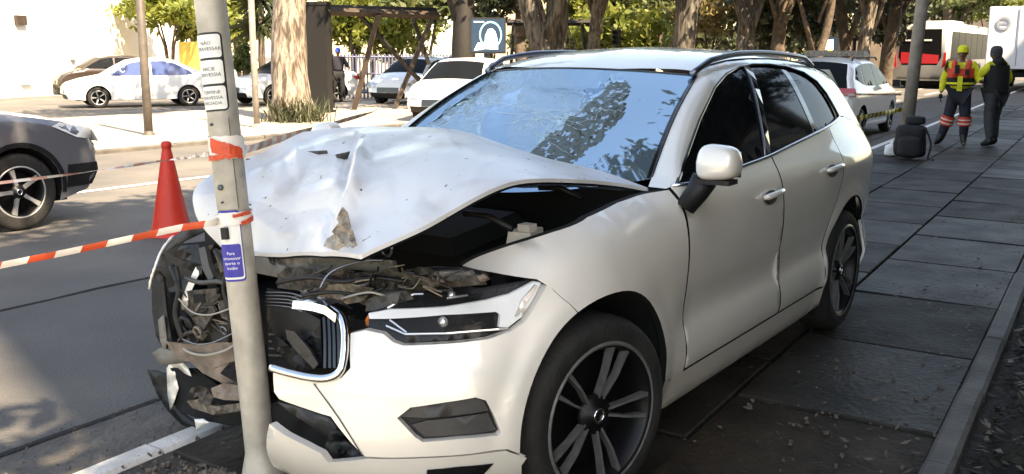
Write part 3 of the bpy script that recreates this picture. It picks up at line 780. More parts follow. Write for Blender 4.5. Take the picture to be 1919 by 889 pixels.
panel('lamp_cover', lampo, MAPL, 'lamp_cover', hl, off=-.004, res=.03, lip=0)
# grille frame, slats
def FZ(pts, dx=0.0):
    out = []
    for u, v in pts: out.append(P(*hit(u, v), dx))
    return out
mb = MB(); fr_pts = spline(FZ([(566, 570), (600, 573), (628, 580), (645, 596), (650, 625), (648, 668), (640, 695), (618, 707), (585, 706), (548, 698), (514, 688)], .012), 6)
mb.tube(fr_pts, [.0135]*len(fr_pts), 10); gf = mb.build('grille_frame', 'chrome', car, True)
mb = MB(); top = FZ([(562, 567), (578, 568), (600, 571), (622, 577), (642, 592)], .012)
for q in top: mb.v += [q+Vector((.018, 0, .012)), q+Vector((.024, 0, -.014)), q+Vector((-.05, .01, .016))]
for i in range(4): mb.f += [(3*i, 3*i+1, 3*i+4, 3*i+3), (3*i, 3*i+3, 3*i+5, 3*i+2)]
mb.build('frame_cap', 'chrome', gf, False)
for i, (xt, xb) in enumerate(((603, 606), (612, 616), (621, 625), (630, 634), (638, 641))):
    mb = MB(); pts = FZ([(xt, 588+i*2.0), (xt+3, 640), (xb, 692)], -.03)
    rot = None
    for q in spline(pts, 5): mb.v += [q+Vector((.02, -.006, 0)), q+Vector((.02, .006, 0)), q+Vector((-.03, .008, 0)), q+Vector((-.03, -.008, 0))]
    nq = len(mb.v)//4
    mb.f = [(4*a+k, 4*a+(k+1) % 4, 4*a+4+(k+1) % 4, 4*a+4+k) for a in range(nq-1) for k in range(4)]
    mb.build('grille_slat', 'gloss_black', gf)
# engine bay: dark tub behind everything
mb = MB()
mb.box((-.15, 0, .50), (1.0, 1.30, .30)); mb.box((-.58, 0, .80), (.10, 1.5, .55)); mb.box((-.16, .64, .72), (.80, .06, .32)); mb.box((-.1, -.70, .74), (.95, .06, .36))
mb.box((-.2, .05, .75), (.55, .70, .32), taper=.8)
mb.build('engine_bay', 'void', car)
mb = MB(); mb.box((-.12, 0.1, .93), (.5, .52, .06), Matrix.Rotation(.1, 3, 'Y'), .85); mb.build('engine_cover', 'void', car)
mb = MB(); q = A(985, 448, 1, .58); mb.box(q, (.16, .10, .07), Matrix.Rotation(.25, 3, 'Z'), .85); mb.box(q+Vector((.02, .02, .045)), (.05, .05, .03)); mb.box(q+Vector((.06, .0, -.04)), (.24, .05, .012)); mb.build('fluid_reservoir', 'reservoir', car)
mb = MB(); q = A(725, 465, 1, .42); mb.tube([q+Vector((0, .022*math.cos(t), .028*math.sin(t))) for t in np.linspace(0, 6.283, 12)], .004, 5); mb.build('bonnet_catch', 'rail', car)
for k, (u0, v0, u1, v1) in enumerate(((1140, 372, 1180, 440), (1010, 352, 1090, 372), (870, 400, 960, 430))):
    mb = MB(); a, b_ = A(u0, v0, 1, .5-.05*k), A(u1, v1, 1, .62); mb.tube([a, a.lerp(b_, .5)+Vector((0, 0, .02)), b_], .012, 6); mb.build('hose', 'black_plastic', car, True)

# --- the bonnet: buckled sheet
ctl = []
def cp(a, b, p): ctl.append((a, b, Vector(p)))
for a, p in ((0, (-.60, .775, 1.085)), (.15, (-.44, .735, 1.118)), (.36, (-.06, .70, 1.172)), (.5, (.20, .69, 1.192)), (.65, (.40, .665, 1.158)), (.82, (.58, .60, 1.083)), (1, (.745, .485, 1.005))): cp(a, 1, p)
for b, p in ((.75, (-.52, .60, 1.15)), (.5, (-.42, .42, 1.195)), (.25, (-.40, .2, 1.245)), (0, (-.43, 0, 1.28)), (-.5, (-.43, -.4, 1.285)), (-.8, (-.34, -.62, 1.28)), (-1, (-.2, -.75, 1.26))): cp(0, b, p)
for a, p in ((.25, (.02, -.82, 1.17)), (.6, (.38, -.77, 1.065)), (.8, (.42, -.70, .95)), (1, (.40, -.58, .83))): cp(a, -1, p)
for b, p in ((.7, (.68, .34, .985)), (.35, (.60, .16, .95)), (0, (.50, -.08, .905)), (-.5, (.45, -.34, .865))): cp(1, b, p)
cp(.25, .5, (-.10, .38, 1.245)); cp(.25, 0, (-.16, 0, 1.275)); cp(.25, -.5, (-.16, -.40, 1.265))
cp(.5, .5, (.22, .40, 1.235)); cp(.5, .18, (.20, .08, 1.225)); cp(.5, 0, (.2, -.10, 1.17)); cp(.5, -.5, (.12, -.46, 1.185))
cp(.75, .5, (.46, .36, 1.13)); cp(.75, .22, (.44, .14, 1.115)); cp(.75, 0, (.38, -.02, 1.04)); cp(.75, -.5, (.32, -.38, 1.04))
K = np.array([[c[0]*1.3, c[1]] for c in ctl]); N_ = len(K)
def U(r2): return np.where(r2 > 1e-12, .5*r2*np.log(r2+1e-12), 0)
D2 = ((K[:, None]-K[None])**2).sum(-1); Lm = np.zeros((N_+3, N_+3)); Lm[:N_, :N_] = U(D2)+np.eye(N_)*1e-4
Lm[:N_, N_] = 1; Lm[:N_, N_+1:] = K; Lm[N_, :N_] = 1; Lm[N_+1:, :N_] = K.T
Y = np.zeros((N_+3, 3)); Y[:N_] = [list(c[2]) for c in ctl]
Cf = np.linalg.solve(Lm, Y)
def hood(a, b):
    q = np.array([a*1.3, b]); u = U(((K-q)**2).sum(1)); v = u@Cf[:N_]+Cf[N_]+q@Cf[N_+1:]
    return Vector(v)
cre = [(668, 262), (655, 300), (648, 335), (640, 370), (624, 408), (616, 432), (612, 476)]
FH = Facets((330, 200, 1240, 520), 60, 21); FH2 = Facets((330, 200, 1240, 520), 170, 22)
na, nb_ = 130, 160; V = []
for i in range(na+1):
    for j in range(nb_+1):
        a = i/na; b = j/nb_*2-1
        p0 = hood(a, b); u, v = pix(p0)
        d_ = min(segd((u, v), cre[k], cre[k+1]) for k in range(len(cre)-1))
        cxm = float(np.interp(v, [c[1] for c in cre], [c[0] for c in cre]))
        dz = 0.0
        if u > cxm: dz += .07*math.exp(-((d_-18)/15)**2)*ss(240, 330, v)*ss(0, 10, d_)*ss(1.0, .9, a)
        dz -= .03*math.exp(-(d_/9)**2)*ss(250, 330, v)*ss(1.0, .86, a)
        lw = ss(cxm+30, cxm-30, u)
        ed = min(1, min(a, 1-a)*12, (1-abs(b))*9)
        dz += (.048*FH(u, v)*lw*ed + .014*FH2(u, v)*lw*ed)*ss(235, 290, v)
        dz += (.009*FH(u, v)+.003*FH2(u, v))*(1-lw)*ss(1150, 850, u)*ed
        dx = .012*FH2(u+7, v+3)*lw*ss(.8, 1.0, a)
        V.append(p0+Vector((dx, 0, dz)))
F_ = [(i*(nb_+1)+j, (i+1)*(nb_+1)+j, (i+1)*(nb_+1)+j+1, i*(nb_+1)+j+1) for i in range(na) for j in range(nb_)]
F_ = [tuple(reversed(f)) for f in F_]
bonnet = add('bonnet', V, F_, 'hood_paint', car, True)
# underside skin and turned edge
V2 = [p+Vector((-.004, 0, -.022)) for p in V]
add('bonnet_underside', V2, F_, 'black_plastic', bonnet, True)
ring = [0*(nb_+1)+j for j in range(nb_+1)]+[i*(nb_+1)+nb_ for i in range(1, na+1)]+[na*(nb_+1)+j for j in range(nb_-1, -1, -1)]+[i*(nb_+1) for i in range(na-1, 0, -1)]
ev = [V[i] for i in ring]+[V[i]+Vector((-.002, 0, -.014)) for i in ring]; L_ = len(ring)
add('bonnet_edge', ev, [(i, (i+1) % L_, (i+1) % L_+L_, i+L_) for i in range(L_)], 'hood_paint', bonnet, True)
_hp = np.array([pix(q) for q in V])
def hoodnear(u, v):
    return V[int(((_hp-np.array([u, v]))**2).sum(1).argmin())]

def crumple(name, poly, x, mt, parent, seed=0, amp=.03, thick=.008, res=14, slope=(0, 0), smooth=True, nfac=24):
    """bent sheet: outline given where it is seen, standing at depth x, dented by random facets"""
    us = [p[0] for p in poly]; vs_ = [p[1] for p in poly]
    fc = Facets((min(us)-5, min(vs_)-5, max(us)+5, max(vs_)+5), nfac, seed)
    Vt, T = mesh2d([tuple(p) for p in poly], [], res, jitter=.3, rs=random.Random(seed))
    cu, cv = sum(us)/len(us), sum(vs_)/len(vs_)
    f = lambda u, v: A(u, v, 0, x+slope[0]*(u-cu)+slope[1]*(v-cv)+amp*fc(u, v))
    n = len(Vt); top = [f(u, v) for u, v in Vt]; bot = [p+Vector((-thick, 0, -thick*.3)) for p in top]
    fs = list(T)+[tuple(n+i for i in reversed(t)) for t in T]+[(a, a+n, b+n, b) for a, b in border(T)]
    return add(name, top+bot, fs, mt, parent, smooth)
# torn metal seen through the fold of the bonnet
tv = hoodnear(640, 430)
for k, (poly, o_) in enumerate((([(641, 388), (650, 398), (657, 425), (650, 436), (636, 420), (630, 410)], .035), ([(634, 418), (652, 432), (664, 456), (650, 464), (630, 446), (622, 434)], .045), ([(652, 428), (660, 432), (670, 470), (662, 473), (654, 452)], .05), ([(612, 448), (628, 438), (646, 458), (640, 472), (622, 468), (606, 462)], .045))):
    crumple('torn_fold', poly, hoodnear(sum(p[0] for p in poly)/len(poly), sum(p[1] for p in poly)/len(poly)).x+o_, 'scraped', bonnet, 300+k, .035, .004, 6, smooth=False, nfac=7)
crumple('torn_fold', [(628, 290), (655, 284), (650, 298), (634, 302)], hoodnear(642, 292).x+.03, 'torn_metal', bonnet, 4, .02, .004, 6)
crumple('torn_fold', [(575, 284), (612, 282), (614, 288), (596, 290)], hoodnear(600, 286).x+.03, 'grey_plastic', bonnet, 5, .01, .003, 6)

# --- wreckage behind and beside the pole
W_ = 'torn_metal'
wl = [
 ('radiator_support', [(478, 482), (560, 484), (640, 482), (735, 488), (740, 512), (660, 505), (585, 512), (520, 520), (480, 512)], .44, 'rad_grey', 31, .03, .02),
 ('crossmember', [(520, 515), (538, 500), (640, 510), (770, 518), (900, 515), (905, 532), (780, 545), (660, 540), (560, 545), (520, 540)], .46, W_, 32, .05, .02),
 ('bent_plate', [(560, 545), (640, 530), (700, 540), (680, 565), (640, 572), (590, 560)], .52, 'torn_metal_light', 33, .02, .006),
 ('bent_plate', [(640, 515), (720, 505), (800, 520), (830, 532), (770, 555), (690, 575), (650, 560)], .48, W_, 34, .02, .006),
 ('bent_plate', [(690, 560), (760, 545), (775, 560), (720, 580), (684, 584)], .55, 'grey_plastic', 35, .03, .006),
 ('grille_shutter', [(500, 575), (560, 578), (600, 600), (604, 690), (560, 690), (520, 640), (500, 600)], .50, 'black_plastic', 36, .03, .01),
 ('radiator', [(500, 540), (600, 560), (610, 690), (560, 695), (505, 690)], .40, 'void', 37, .02, .02),
 ('air_duct', [(535, 618), (552, 622), (580, 655), (596, 682), (588, 692), (560, 664), (538, 636)], .54, 'trim_grey', 38, .006, .012),
 ('shattered_grille_piece', [(508, 628), (520, 630), (560, 665), (585, 690), (560, 695), (530, 670), (510, 650)], .52, 'black_plastic', 39, .015, .006),
 ('lamp_housing', [(302, 480), (330, 458), (385, 452), (440, 462), (450, 520), (430, 560), (400, 600), (340, 650), (312, 640), (300, 560)], .20, 'void', 40, .04, .06),
 ('wheel_arch_shell', [(283, 530), (300, 485), (330, 480), (345, 560), (330, 640), (305, 648), (288, 600)], .30, 'black_plastic', 41, .04, .02),
 ('headlamp_shell', [(318, 478), (400, 462), (412, 500), (400, 545), (345, 550), (320, 530)], .32, 'gloss_black', 42, .03, .03),
 ('inner_wing', [(375, 465), (400, 458), (432, 470), (450, 490), (440, 530), (420, 545), (395, 520), (380, 500)], .36, W_, 43, .05, .01),
 ('bent_plate', [(400, 470), (440, 468), (452, 500), (430, 512), (410, 500)], .40, 'torn_metal_light', 44, .02, .006),
 ('bracket', [(350, 545), (400, 545), (405, 568), (385, 580), (355, 575)], .38, 'torn_metal_light', 45, .04, .02),
 ('bent_plate', [(335, 580), (400, 578), (430, 600), (420, 640), (380, 660), (345, 650)], .35, W_, 46, .02, .01),
 ('bent_plate', [(395, 560), (445, 545), (460, 580), (450, 640), (410, 640), (400, 600)], .38, W_, 47, .02, .01),
 ('bent_plate', [(345, 578), (385, 572), (400, 590), (378, 620), (362, 600)], .42, 'torn_metal_light', 48, .02, .006),
 ('bent_plate', [(408, 570), (432, 560), (450, 590), (436, 605), (415, 596)], .44, 'foam', 49, .02, .006),
 ('side_member', [(310, 640), (350, 645), (460, 640), (462, 668), (400, 690), (330, 672)], .43, 'foam', 50, .012, .03),
 ('crash_box', [(345, 668), (420, 660), (470, 660), (474, 740), (420, 720), (380, 700)], .43, 'foam', 51, .012, .03),
 ('duct_mouth', [(412, 700), (430, 680), (470, 672), (474, 720), (440, 716)], .455, 'void', 52, .01, .01),  # near-black sheet painting the shade inside an opening
 ('bumper_beam', [(395, 728), (420, 718), (474, 728), (478, 752), (420, 750), (400, 745)], .47, 'foam', 53, .02, .05),
 ('bumper_beam', [(350, 752), (372, 748), (400, 762), (478, 752), (480, 766), (400, 778), (360, 765)], .48, 'torn_metal_light', 54, .02, .04),
 ('lower_grille_shell', [(312, 690), (360, 690), (400, 715), (430, 745), (478, 760), (482, 792), (430, 798), (380, 788), (345, 775), (318, 752)], .36, 'void', 55, .02, .03),
 ('torn_clip', [(358, 728), (372, 722), (388, 730), (400, 745), (392, 760), (366, 752), (352, 740)], .49, W_, 56, .04, .01),
]
for nm, poly, x, mt, seed, amp, th in wl: crumple(nm, poly, x, mt, car, seed, amp, th, res=9, nfac=16, smooth=False)
r = random.Random(77)
for k in range(16):
    u, v = r.uniform(540, 880), r.uniform(505, 555)
    if u > 700: v = r.uniform(505, 540)
    n_ = r.randint(5, 7); R0 = r.uniform(9, 20)
    poly = [(u+R0*r.uniform(.5, 1.3)*math.cos(6.283*i/n_), v+R0*r.uniform(.25, .6)*math.sin(6.283*i/n_)) for i in range(n_)]
    crumple('sheet_scrap', poly, r.uniform(.44, .50), r.choice(['torn_metal', 'torn_metal', 'grey_plastic', 'foam', 'black_plastic']), car, 200+k, .03, .004, 7, smooth=False, nfac=6)
# recognisable hardware in the smashed corner
def plate(nm, poly, x, mt, th=.008, tilt=(0, 0)):
    cu, cv = sum(p[0] for p in poly)/len(poly), sum(p[1] for p in poly)/len(poly)
    mb = MB(); mb.prism(poly, lambda a, b, q: A(a, b, 0, x+tilt[0]*(a-cu)+tilt[1]*(b-cv))+Vector((-th if q else 0, 0, 0))); return mb.build(nm, mt, car)
def pipe(nm, pts, r_, mt, n=8):
    mb = MB(); q = spline([A(u, v, 0, x) for u, v, x in pts], 6); mb.tube(q, r_, n); return mb.build(nm, mt, car, True)
def ringpart(nm, u, v, x, R_, r_, mt, tilt=.3):
    c = A(u, v, 0, x); mb = MB(); mb.tube([c+Vector((R_*tilt*math.sin(t), R_*math.cos(t), R_*math.sin(t))) for t in np.linspace(0, 6.283, 17)], r_, 6, False); return mb.build(nm, mt, car, True)
plate('gusset', [(343, 579), (356, 572), (398, 574), (404, 582), (378, 624), (366, 604)], .44, 'torn_metal', .012, (.0006, .0003))
plate('gusset', [(408, 566), (428, 560), (448, 596), (440, 604), (416, 592)], .45, 'torn_metal', .01, (-.0008, .0004))
plate('bracket_frame', [(350, 546), (404, 541), (410, 566), (392, 578), (356, 575)], .43, 'torn_metal', .02, (.0004, 0))
plate('bracket_hole', [(361, 553), (382, 551), (384, 567), (364, 569)], .436, 'void', .004)  # solid dark plate painted as the shade in the bracket's hole
plate('mounting_rail', [(337, 600), (348, 596), (356, 640), (372, 662), (362, 668), (344, 646)], .42, 'grey_plastic', .03, (0, .0005))
plate('mounting_rail', [(452, 540), (462, 545), (458, 600), (448, 640), (440, 634), (446, 590)], .45, 'torn_metal', .02)
plate('shroud_edge', [(372, 466), (384, 462), (392, 500), (400, 520), (392, 528), (380, 506)], .42, 'grey_plastic', .02, (0, .0006))
plate('coolant_tank', [(398, 604), (440, 600), (448, 636), (420, 652), (396, 640)], .40, 'grey_plastic', .06, (.0006, 0))
plate('fan_shroud', [(404, 470), (440, 474), (448, 520), (436, 545), (414, 520)], .42, 'torn_metal', .02, (-.0006, .0005))
for u, v in ((412, 512), (424, 548), (436, 572)): plate('perforation', [(u, v), (u+8, v-2), (u+9, v+6), (u+1, v+8)], .462, 'void', .003)  # small dark plates painted as shaded holes
ringpart('tow_ring', 371, 623, .46, .022, .007, 'torn_metal_light')
ringpart('hose_clip', 420, 620, .46, .016, .004, 'rail')
ringpart('pulley', 350, 610, .43, .035, .012, 'black_plastic')
pipe('coolant_hose', [(322, 500, .40), (336, 540, .43), (330, 590, .44), (344, 636, .44)], .014, 'black_plastic')
pipe('coolant_hose', [(404, 470, .45), (424, 505, .47), (420, 545, .47), (434, 590, .47), (430, 640, .46)], .011, 'black_plastic')
pipe('coolant_hose', [(345, 520, .40), (375, 530, .44), (410, 528, .46), (440, 540, .46)], .010, 'grey_plastic')
pipe('brake_line', [(335, 560, .45), (360, 585, .47), (395, 590, .48), (440, 575, .48)], .0035, 'wire_white')
pipe('brake_line', [(340, 635, .45), (372, 646, .48), (405, 640, .49), (446, 620, .48)], .003, 'rail')
pipe('wiring_loom', [(520, 530, .55), (580, 520, .56), (640, 528, .56), (700, 520, .52), (760, 528, .5)], .008, 'black_plastic')
pipe('wiring_loom', [(560, 556, .57), (620, 548, .58), (680, 552, .56), (720, 540, .53)], .006, 'black_plastic')
pipe('bonnet_cable', [(640, 560, .58), (690, 548, .57), (730, 556, .55), (760, 548, .54)], .004, 'wire_white')
pipe('air_pipe', [(760, 520, .40), (810, 512, .40), (860, 515, .38), (900, 520, .36)], .022, 'black_plastic', 12)
plate('strut_brace', [(700, 520), (760, 512), (880, 508), (884, 516), (770, 524), (706, 532)], .46, 'rad_grey', .02)
plate('lamp_bracket', [(690, 560), (722, 548), (760, 545), (756, 556), (716, 570), (690, 580)], .54, 'grey_plastic', .02)
for k in range(9): plate('radiator_fin', [(503, 560+k*13), (560, 566+k*12.5), (598, 576+k*12), (598, 580+k*12), (560, 570+k*12.5), (503, 564+k*13)], .405+.002*(k % 2), 'grey_plastic', .01)
crumple('liner_remnant', [(284, 532), (296, 510), (306, 520), (312, 580), (322, 640), (306, 656), (292, 630), (285, 585)], .40, 'black_plastic', car, 91, .02, .012, 9, nfac=8, smooth=False)
crumple('liner_remnant', [(296, 600), (306, 590), (312, 640), (308, 662), (300, 640)], .42, 'rad_grey', car, 92, .01, .006, 8, nfac=6)
crumple('lamp_carrier', [(300, 478), (330, 462), (372, 458), (380, 480), (378, 530), (352, 545), (318, 548), (304, 520)], .36, 'black_plastic', car, 93, .03, .03, 10, nfac=10, smooth=False)
crumple('wing_support', [(305, 545), (345, 548), (352, 600), (340, 645), (318, 650), (306, 600)], .34, 'void', car, 94, .02, .03, 10)
crumple('splitter_end', [(275, 692), (296, 694), (312, 702), (318, 740), (330, 766), (368, 792), (366, 806), (340, 796), (312, 768), (292, 735)], .30, 'black_plastic', car, 60, .02, .015, 12)
sh = crumple('painted_shard', [(312, 690), (320, 678), (328, 700), (334, 728), (326, 752), (319, 768), (314, 740)], .36, 'white_paint', car, 61, .015, .004, 8)
crumple('painted_shard', [(322, 674), (338, 676), (352, 690), (358, 706), (346, 700), (334, 690), (322, 688)], .38, 'white_paint', car, 62, .015, .004, 8)
crumple('painted_shard', [(364, 786), (380, 785), (392, 792), (378, 798), (368, 806)], .40, 'white_paint', car, 63, .01, .004, 8)
crumple('painted_shard', [(312, 652), (322, 640), (340, 650), (344, 664), (318, 666)], .36, 'torn_metal_light', car, 64, .02, .004, 8)
crumple('beam_end', [(284, 662), (300, 652), (318, 656), (445, 664), (380, 674), (300, 684)], .42, 'rad_grey', car, 65, .012, .03, 12)
# white rim of the far wing seen edge on
mb = MB(); e = spline([A(u, v, 0, xx) for u, v, xx in ((388, 404, .05), (345, 425, .2), (308, 462, .32), (291, 500, .38), (281, 535, .40), (281, 580, .40), (290, 625, .38), (300, 655, .36))], 6)
e1 = e[9:26]; mb.tube(e1, [.004+.003*abs(math.sin(i*1.7)) for i in range(len(e1))], 6); mb.build('wing_edge', 'white_paint', car, True)

crumple('wing_top', [(330, 440), (388, 402), (398, 412), (392, 430), (345, 452), (312, 478), (300, 474)], .15, 'grey_plastic', car, 66, .01, .006, 12, slope=(-.001, 0))
def cable(pts, r, mt, nm='cable'):
    mb = MB(); mb.tube(spline([A(u, v, 0, x) for u, v, x in pts], 6), r, 6); return mb.build(nm, mt, car, True)
cable([(338, 640, .40), (350, 658, .44), (382, 666, .46), (420, 658, .48), (450, 640, .46)], .006, 'wire_white')
cable([(335, 640, .42), (350, 625, .44), (370, 622, .45), (385, 625, .45), (382, 634, .45), (370, 632, .45)], .009, 'torn_metal')
cable([(600, 540, .6), (615, 515, .58), (640, 500, .55), (680, 490, .5), (720, 488, .45)], .004, 'rail')
cable([(330, 500, .42), (338, 540, .42), (332, 580, .42), (340, 620, .42)], .008, 'black_plastic')
cable([(425, 480, .44), (432, 520, .46), (424, 560, .46), (430, 600, .46)], .007, 'black_plastic')
r = random.Random(5)
for k in range(5): cable([(497, 548+k*6, .55), (540, 549+k*6.5, .57), (566, 556+k*7, .58)], .0022, 'rail', 'shutter_wire')
for k in range(26):
    u, v = r.uniform(560, 860), r.uniform(508, 556); v += (u-560)*.0
    if u > 720: v = r.uniform(506, 545)
    cable([(u, v, .52), (u+r.uniform(-30, 30), v+r.uniform(-14, 10), .55), (u+r.uniform(-50, 50), v+r.uniform(-18, 16), .53)], r.uniform(.0015, .0045), r.choice(['torn_metal', 'torn_metal_light', 'grey_plastic', 'black_plastic', 'foam']), 'splinter')
for k in range(8):
    u, v = r.uniform(325, 445), r.uniform(540, 660)
    cable([(u, v, .44), (u+r.uniform(-22, 22), v+r.uniform(-16, 16), .46), (u+r.uniform(-34, 34), v+r.uniform(-20, 20), .44)], r.uniform(.0015, .0045), r.choice(['torn_metal', 'torn_metal_light', 'grey_plastic', 'black_plastic', 'foam']), 'splinter')
crumple('clip', [(893, 519), (905, 514), (912, 522), (900, 528)], .5, 'foam', car, 71, .01, .02, 8)
crumple('clip', [(684, 600), (690, 590), (697, 592), (697, 608), (686, 612)], .62, 'orange_lens', car, 72, .01, .01, 8)
cl_ = crumple('air_intake_box', [(760, 505), (900, 500), (905, 520), (770, 535)], .30, 'foam', car, 73, .02, .05, 14)
# lower grille opening, bent black bars
crumple('lower_grille', [(503, 785), (510, 756), (523, 750), (570, 766), (620, 782), (636, 802), (684, 856), (650, 866), (614, 866), (601, 848), (532, 812)], .52, 'void', car, 80, .02, .02, 12, slope=(-.0003, 0))
crumple('grille_bar', [(520, 754), (560, 764), (618, 784), (634, 808), (640, 838), (600, 810), (545, 775)], .60, 'grey_plastic', car, 81, .03, .012, 10)
crumple('grille_bar', [(606, 845), (618, 812), (634, 806), (655, 835), (640, 858), (614, 864)], .63, 'black_plastic', car, 82, .03, .012, 9)
crumple('grille_bar', [(630, 830), (650, 828), (684, 855), (660, 860), (640, 850)], .65, 'grey_plastic', car, 83, .03, .01, 9)
# ------------------------------------------------------------------ ground, road, pavements
def sheet(name, pts, z, mt, kind='structure'):
    o = add(name, [(x, y, z) for x, y in pts], [tuple(range(len(pts)))], mt); o['kind'] = kind; return o
def yl(x): return -.97+(x-.6)*.066       # roadside edge of the near pavement
def yj(x): return .94+x*.0613            # long joint between the two slab rows
def yr(x): return 1.865+x*.058           # inner edge of the planting-bed kerb
RZ = -.045
road = sheet('road', [(-260, -260), (260, -260), (260, 260), (-260, 260)], RZ, 'asphalt_old')
sheet('bus_lane', [(12, yl(12)-.4), (12, -2.9), (-70, -8.3), (-70, yl(-70)-.4)][::-1], RZ+.004, 'asphalt')
sheet('gutter', [(12, yl(12)+.02), (12, yl(12)-.42), (-70, yl(-70)-.42), (-70, yl(-70)+.02)][::-1], RZ+.008, 'gutter')
def strip(name, a, b, w, z, mt, jag=0.0, seed=1):
    r = random.Random(seed); a = Vector((a[0], a[1], 0)); b = Vector((b[0], b[1], 0)); d = (b-a); L = d.length; d.normalize(); n = Vector((-d.y, d.x, 0))
    k = max(1, int(L/.35)) if jag else 1; vs = []
    for i in range(k+1):
        p = a+d*(L*i/k); j = n*r.uniform(-jag, jag); ww = w*(r.uniform(.5, 1.2) if jag else 1)
        vs += [tuple(p+j+n*ww/2+Vector((0, 0, z))), tuple(p+j-n*ww/2+Vector((0, 0, z)))]
    o = add(name, vs, [(2*i, 2*i+1, 2*i+3, 2*i+2) for i in range(k)], mt); o['kind'] = 'structure'; return o
strip('road_joint', (6, -3.3), (-60, -7.3), .035, RZ+.010, 'void', .02)
strip('road_joint', (6, yl(6)-.44), (-60, yl(-60)-.44), .03, RZ+.012, 'void', .02, 3)
for i in range(-1, 9):   # dashed lane line
    x = -2.9-i*6.2
    strip('lane_marking', (x+.0, -8.35), (x-3.2, -8.35), .13, RZ+.006, 'lane_paint')
strip('edge_line', (-9, yl(-9)-.1), (-60, yl(-60)-.1), .11, RZ+.012, 'lane_paint')
for i in range(3): strip('lane_marking', (-22-i*9, -5.6-i*.5), (-25.5-i*9, -5.8-i*.5), .13, RZ+.009, 'lane_paint')
for k in range(9):   # zebra stripes added outside the picture to bounce sunlight at the bumper
    y = -1.9-k*1.15; strip('zebra_stripe', (5.6, y), (2.3, y), .55, RZ+.014, 'lane_paint')
sheet('crossing_ramp', [(9, yl(9)+.16), (9, yr(9)), (2.2, yr(2.2)), (2.0, yl(2.0)+.16)], -.012, 'pale_concrete')  # unseen pale sheet added to bounce sunlight onto the car's front
# near pavement: earth bed, slabs, kerbs
pav = sheet('pavement', [(9, yl(9)), (9, yr(9)), (-70, yr(-70)), (-70, yl(-70))], -.035, 'mud')
def slabobj(x0, x1, fa, fb, z, mt, r):
    g = .012; vs = []
    t = [r.uniform(-.006, .006) for _ in range(4)]
    cor = [(x0-g, fa(x0)+g), (x1+g, fa(x1)+g), (x1+g, fb(x1)-g), (x0-g, fb(x0)-g)]
    bv = .008
    ins = [(x0-g-bv, fa(x0)+g+bv), (x1+g+bv, fa(x1)+g+bv), (x1+g+bv, fb(x1)-g-bv), (x0-g-bv, fb(x0)-g-bv)]
    vs = [(x, y, z-.07) for x, y in cor]+[(x, y, z+k-.007) for (x, y), k in zip(cor, t)]+[(x, y, z+k) for (x, y), k in zip(ins, t)]
    fs = [(8, 9, 10, 11)]+[(4+i, 4+(i+1) % 4, 8+(i+1) % 4, 8+i) for i in range(4)]+[(i, (i+1) % 4, 4+(i+1) % 4, 4+i) for i in range(4)]
    fs = [tuple(reversed(f)) for f in fs]
    o = add('slab', vs, fs, mt, pav, world=False); return o
r = random.Random(4)
ya = lambda x: yl(x)+.16
ym = lambda x: (yl(x)+.16+yj(x))/2
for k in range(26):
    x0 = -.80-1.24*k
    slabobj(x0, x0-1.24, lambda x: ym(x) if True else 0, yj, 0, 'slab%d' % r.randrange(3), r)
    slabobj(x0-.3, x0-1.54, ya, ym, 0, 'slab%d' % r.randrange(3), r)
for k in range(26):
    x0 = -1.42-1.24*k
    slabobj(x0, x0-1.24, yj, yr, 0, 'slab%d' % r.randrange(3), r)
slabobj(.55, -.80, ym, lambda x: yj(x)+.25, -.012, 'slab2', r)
# kerb stones
def kerbrow(name, fy, w, x0, x1, L, z0, z1, mt, out):
    st = add(name, [(x0, fy(x0)+out*w/2-.01, z0-.02), (x1, fy(x1)+out*w/2-.01, z0-.02), (x1, fy(x1)+out*w/2+.01, z0-.02), (x0, fy(x0)+out*w/2+.01, z0-.02)], [(0, 1, 2, 3)], 'mud'); st['kind'] = 'structure'
    x = x0; rr = random.Random(len(name))
    while x > x1:
        e = x-L; dz = rr.uniform(-.006, .006); dy = rr.uniform(-.008, .008)
        c = .018; y0, y1 = (fy(x), fy(e)); g = .006
        a0, b0 = (0, w) if out > 0 else (-w, 0)
        vs = []
        for xx, yy in ((x-g, y0), (e+g, y1)):
            vs += [(xx, yy+a0+dy, z0), (xx, yy+a0+dy, z1+dz-c), (xx, yy+a0+c+dy, z1+dz), (xx, yy+b0-c+dy, z1+dz), (xx, yy+b0+dy, z1+dz-c), (xx, yy+b0+dy, z0)]
        fs = [(i, i+1, i+7, i+6) for i in range(5)]+[(5, 4, 3, 2, 1, 0), (6, 7, 8, 9, 10, 11)]
        fs = [tuple(reversed(f)) for f in fs]
        add('kerb_stone', vs, fs, mt(x) if callable(mt) else mt, st, world=False)
        x = e
    return st
kerbrow('roadside_kerb', yl, .13, 6.3, -30, 1.15, -.2, -.018, lambda x: 'kerb_white' if x > .1 else 'kerb_stone', 1)
kerbrow('planting_kerb', yr, .11, 4.0, -24, 1.0, -.1, .05, 'kerb_stone', 1)
bed = sheet('planting_bed', [(9, yr(9)+.1), (9, 14), (-70, 12), (-70, yr(-70)+.1)], -.01, 'soil')
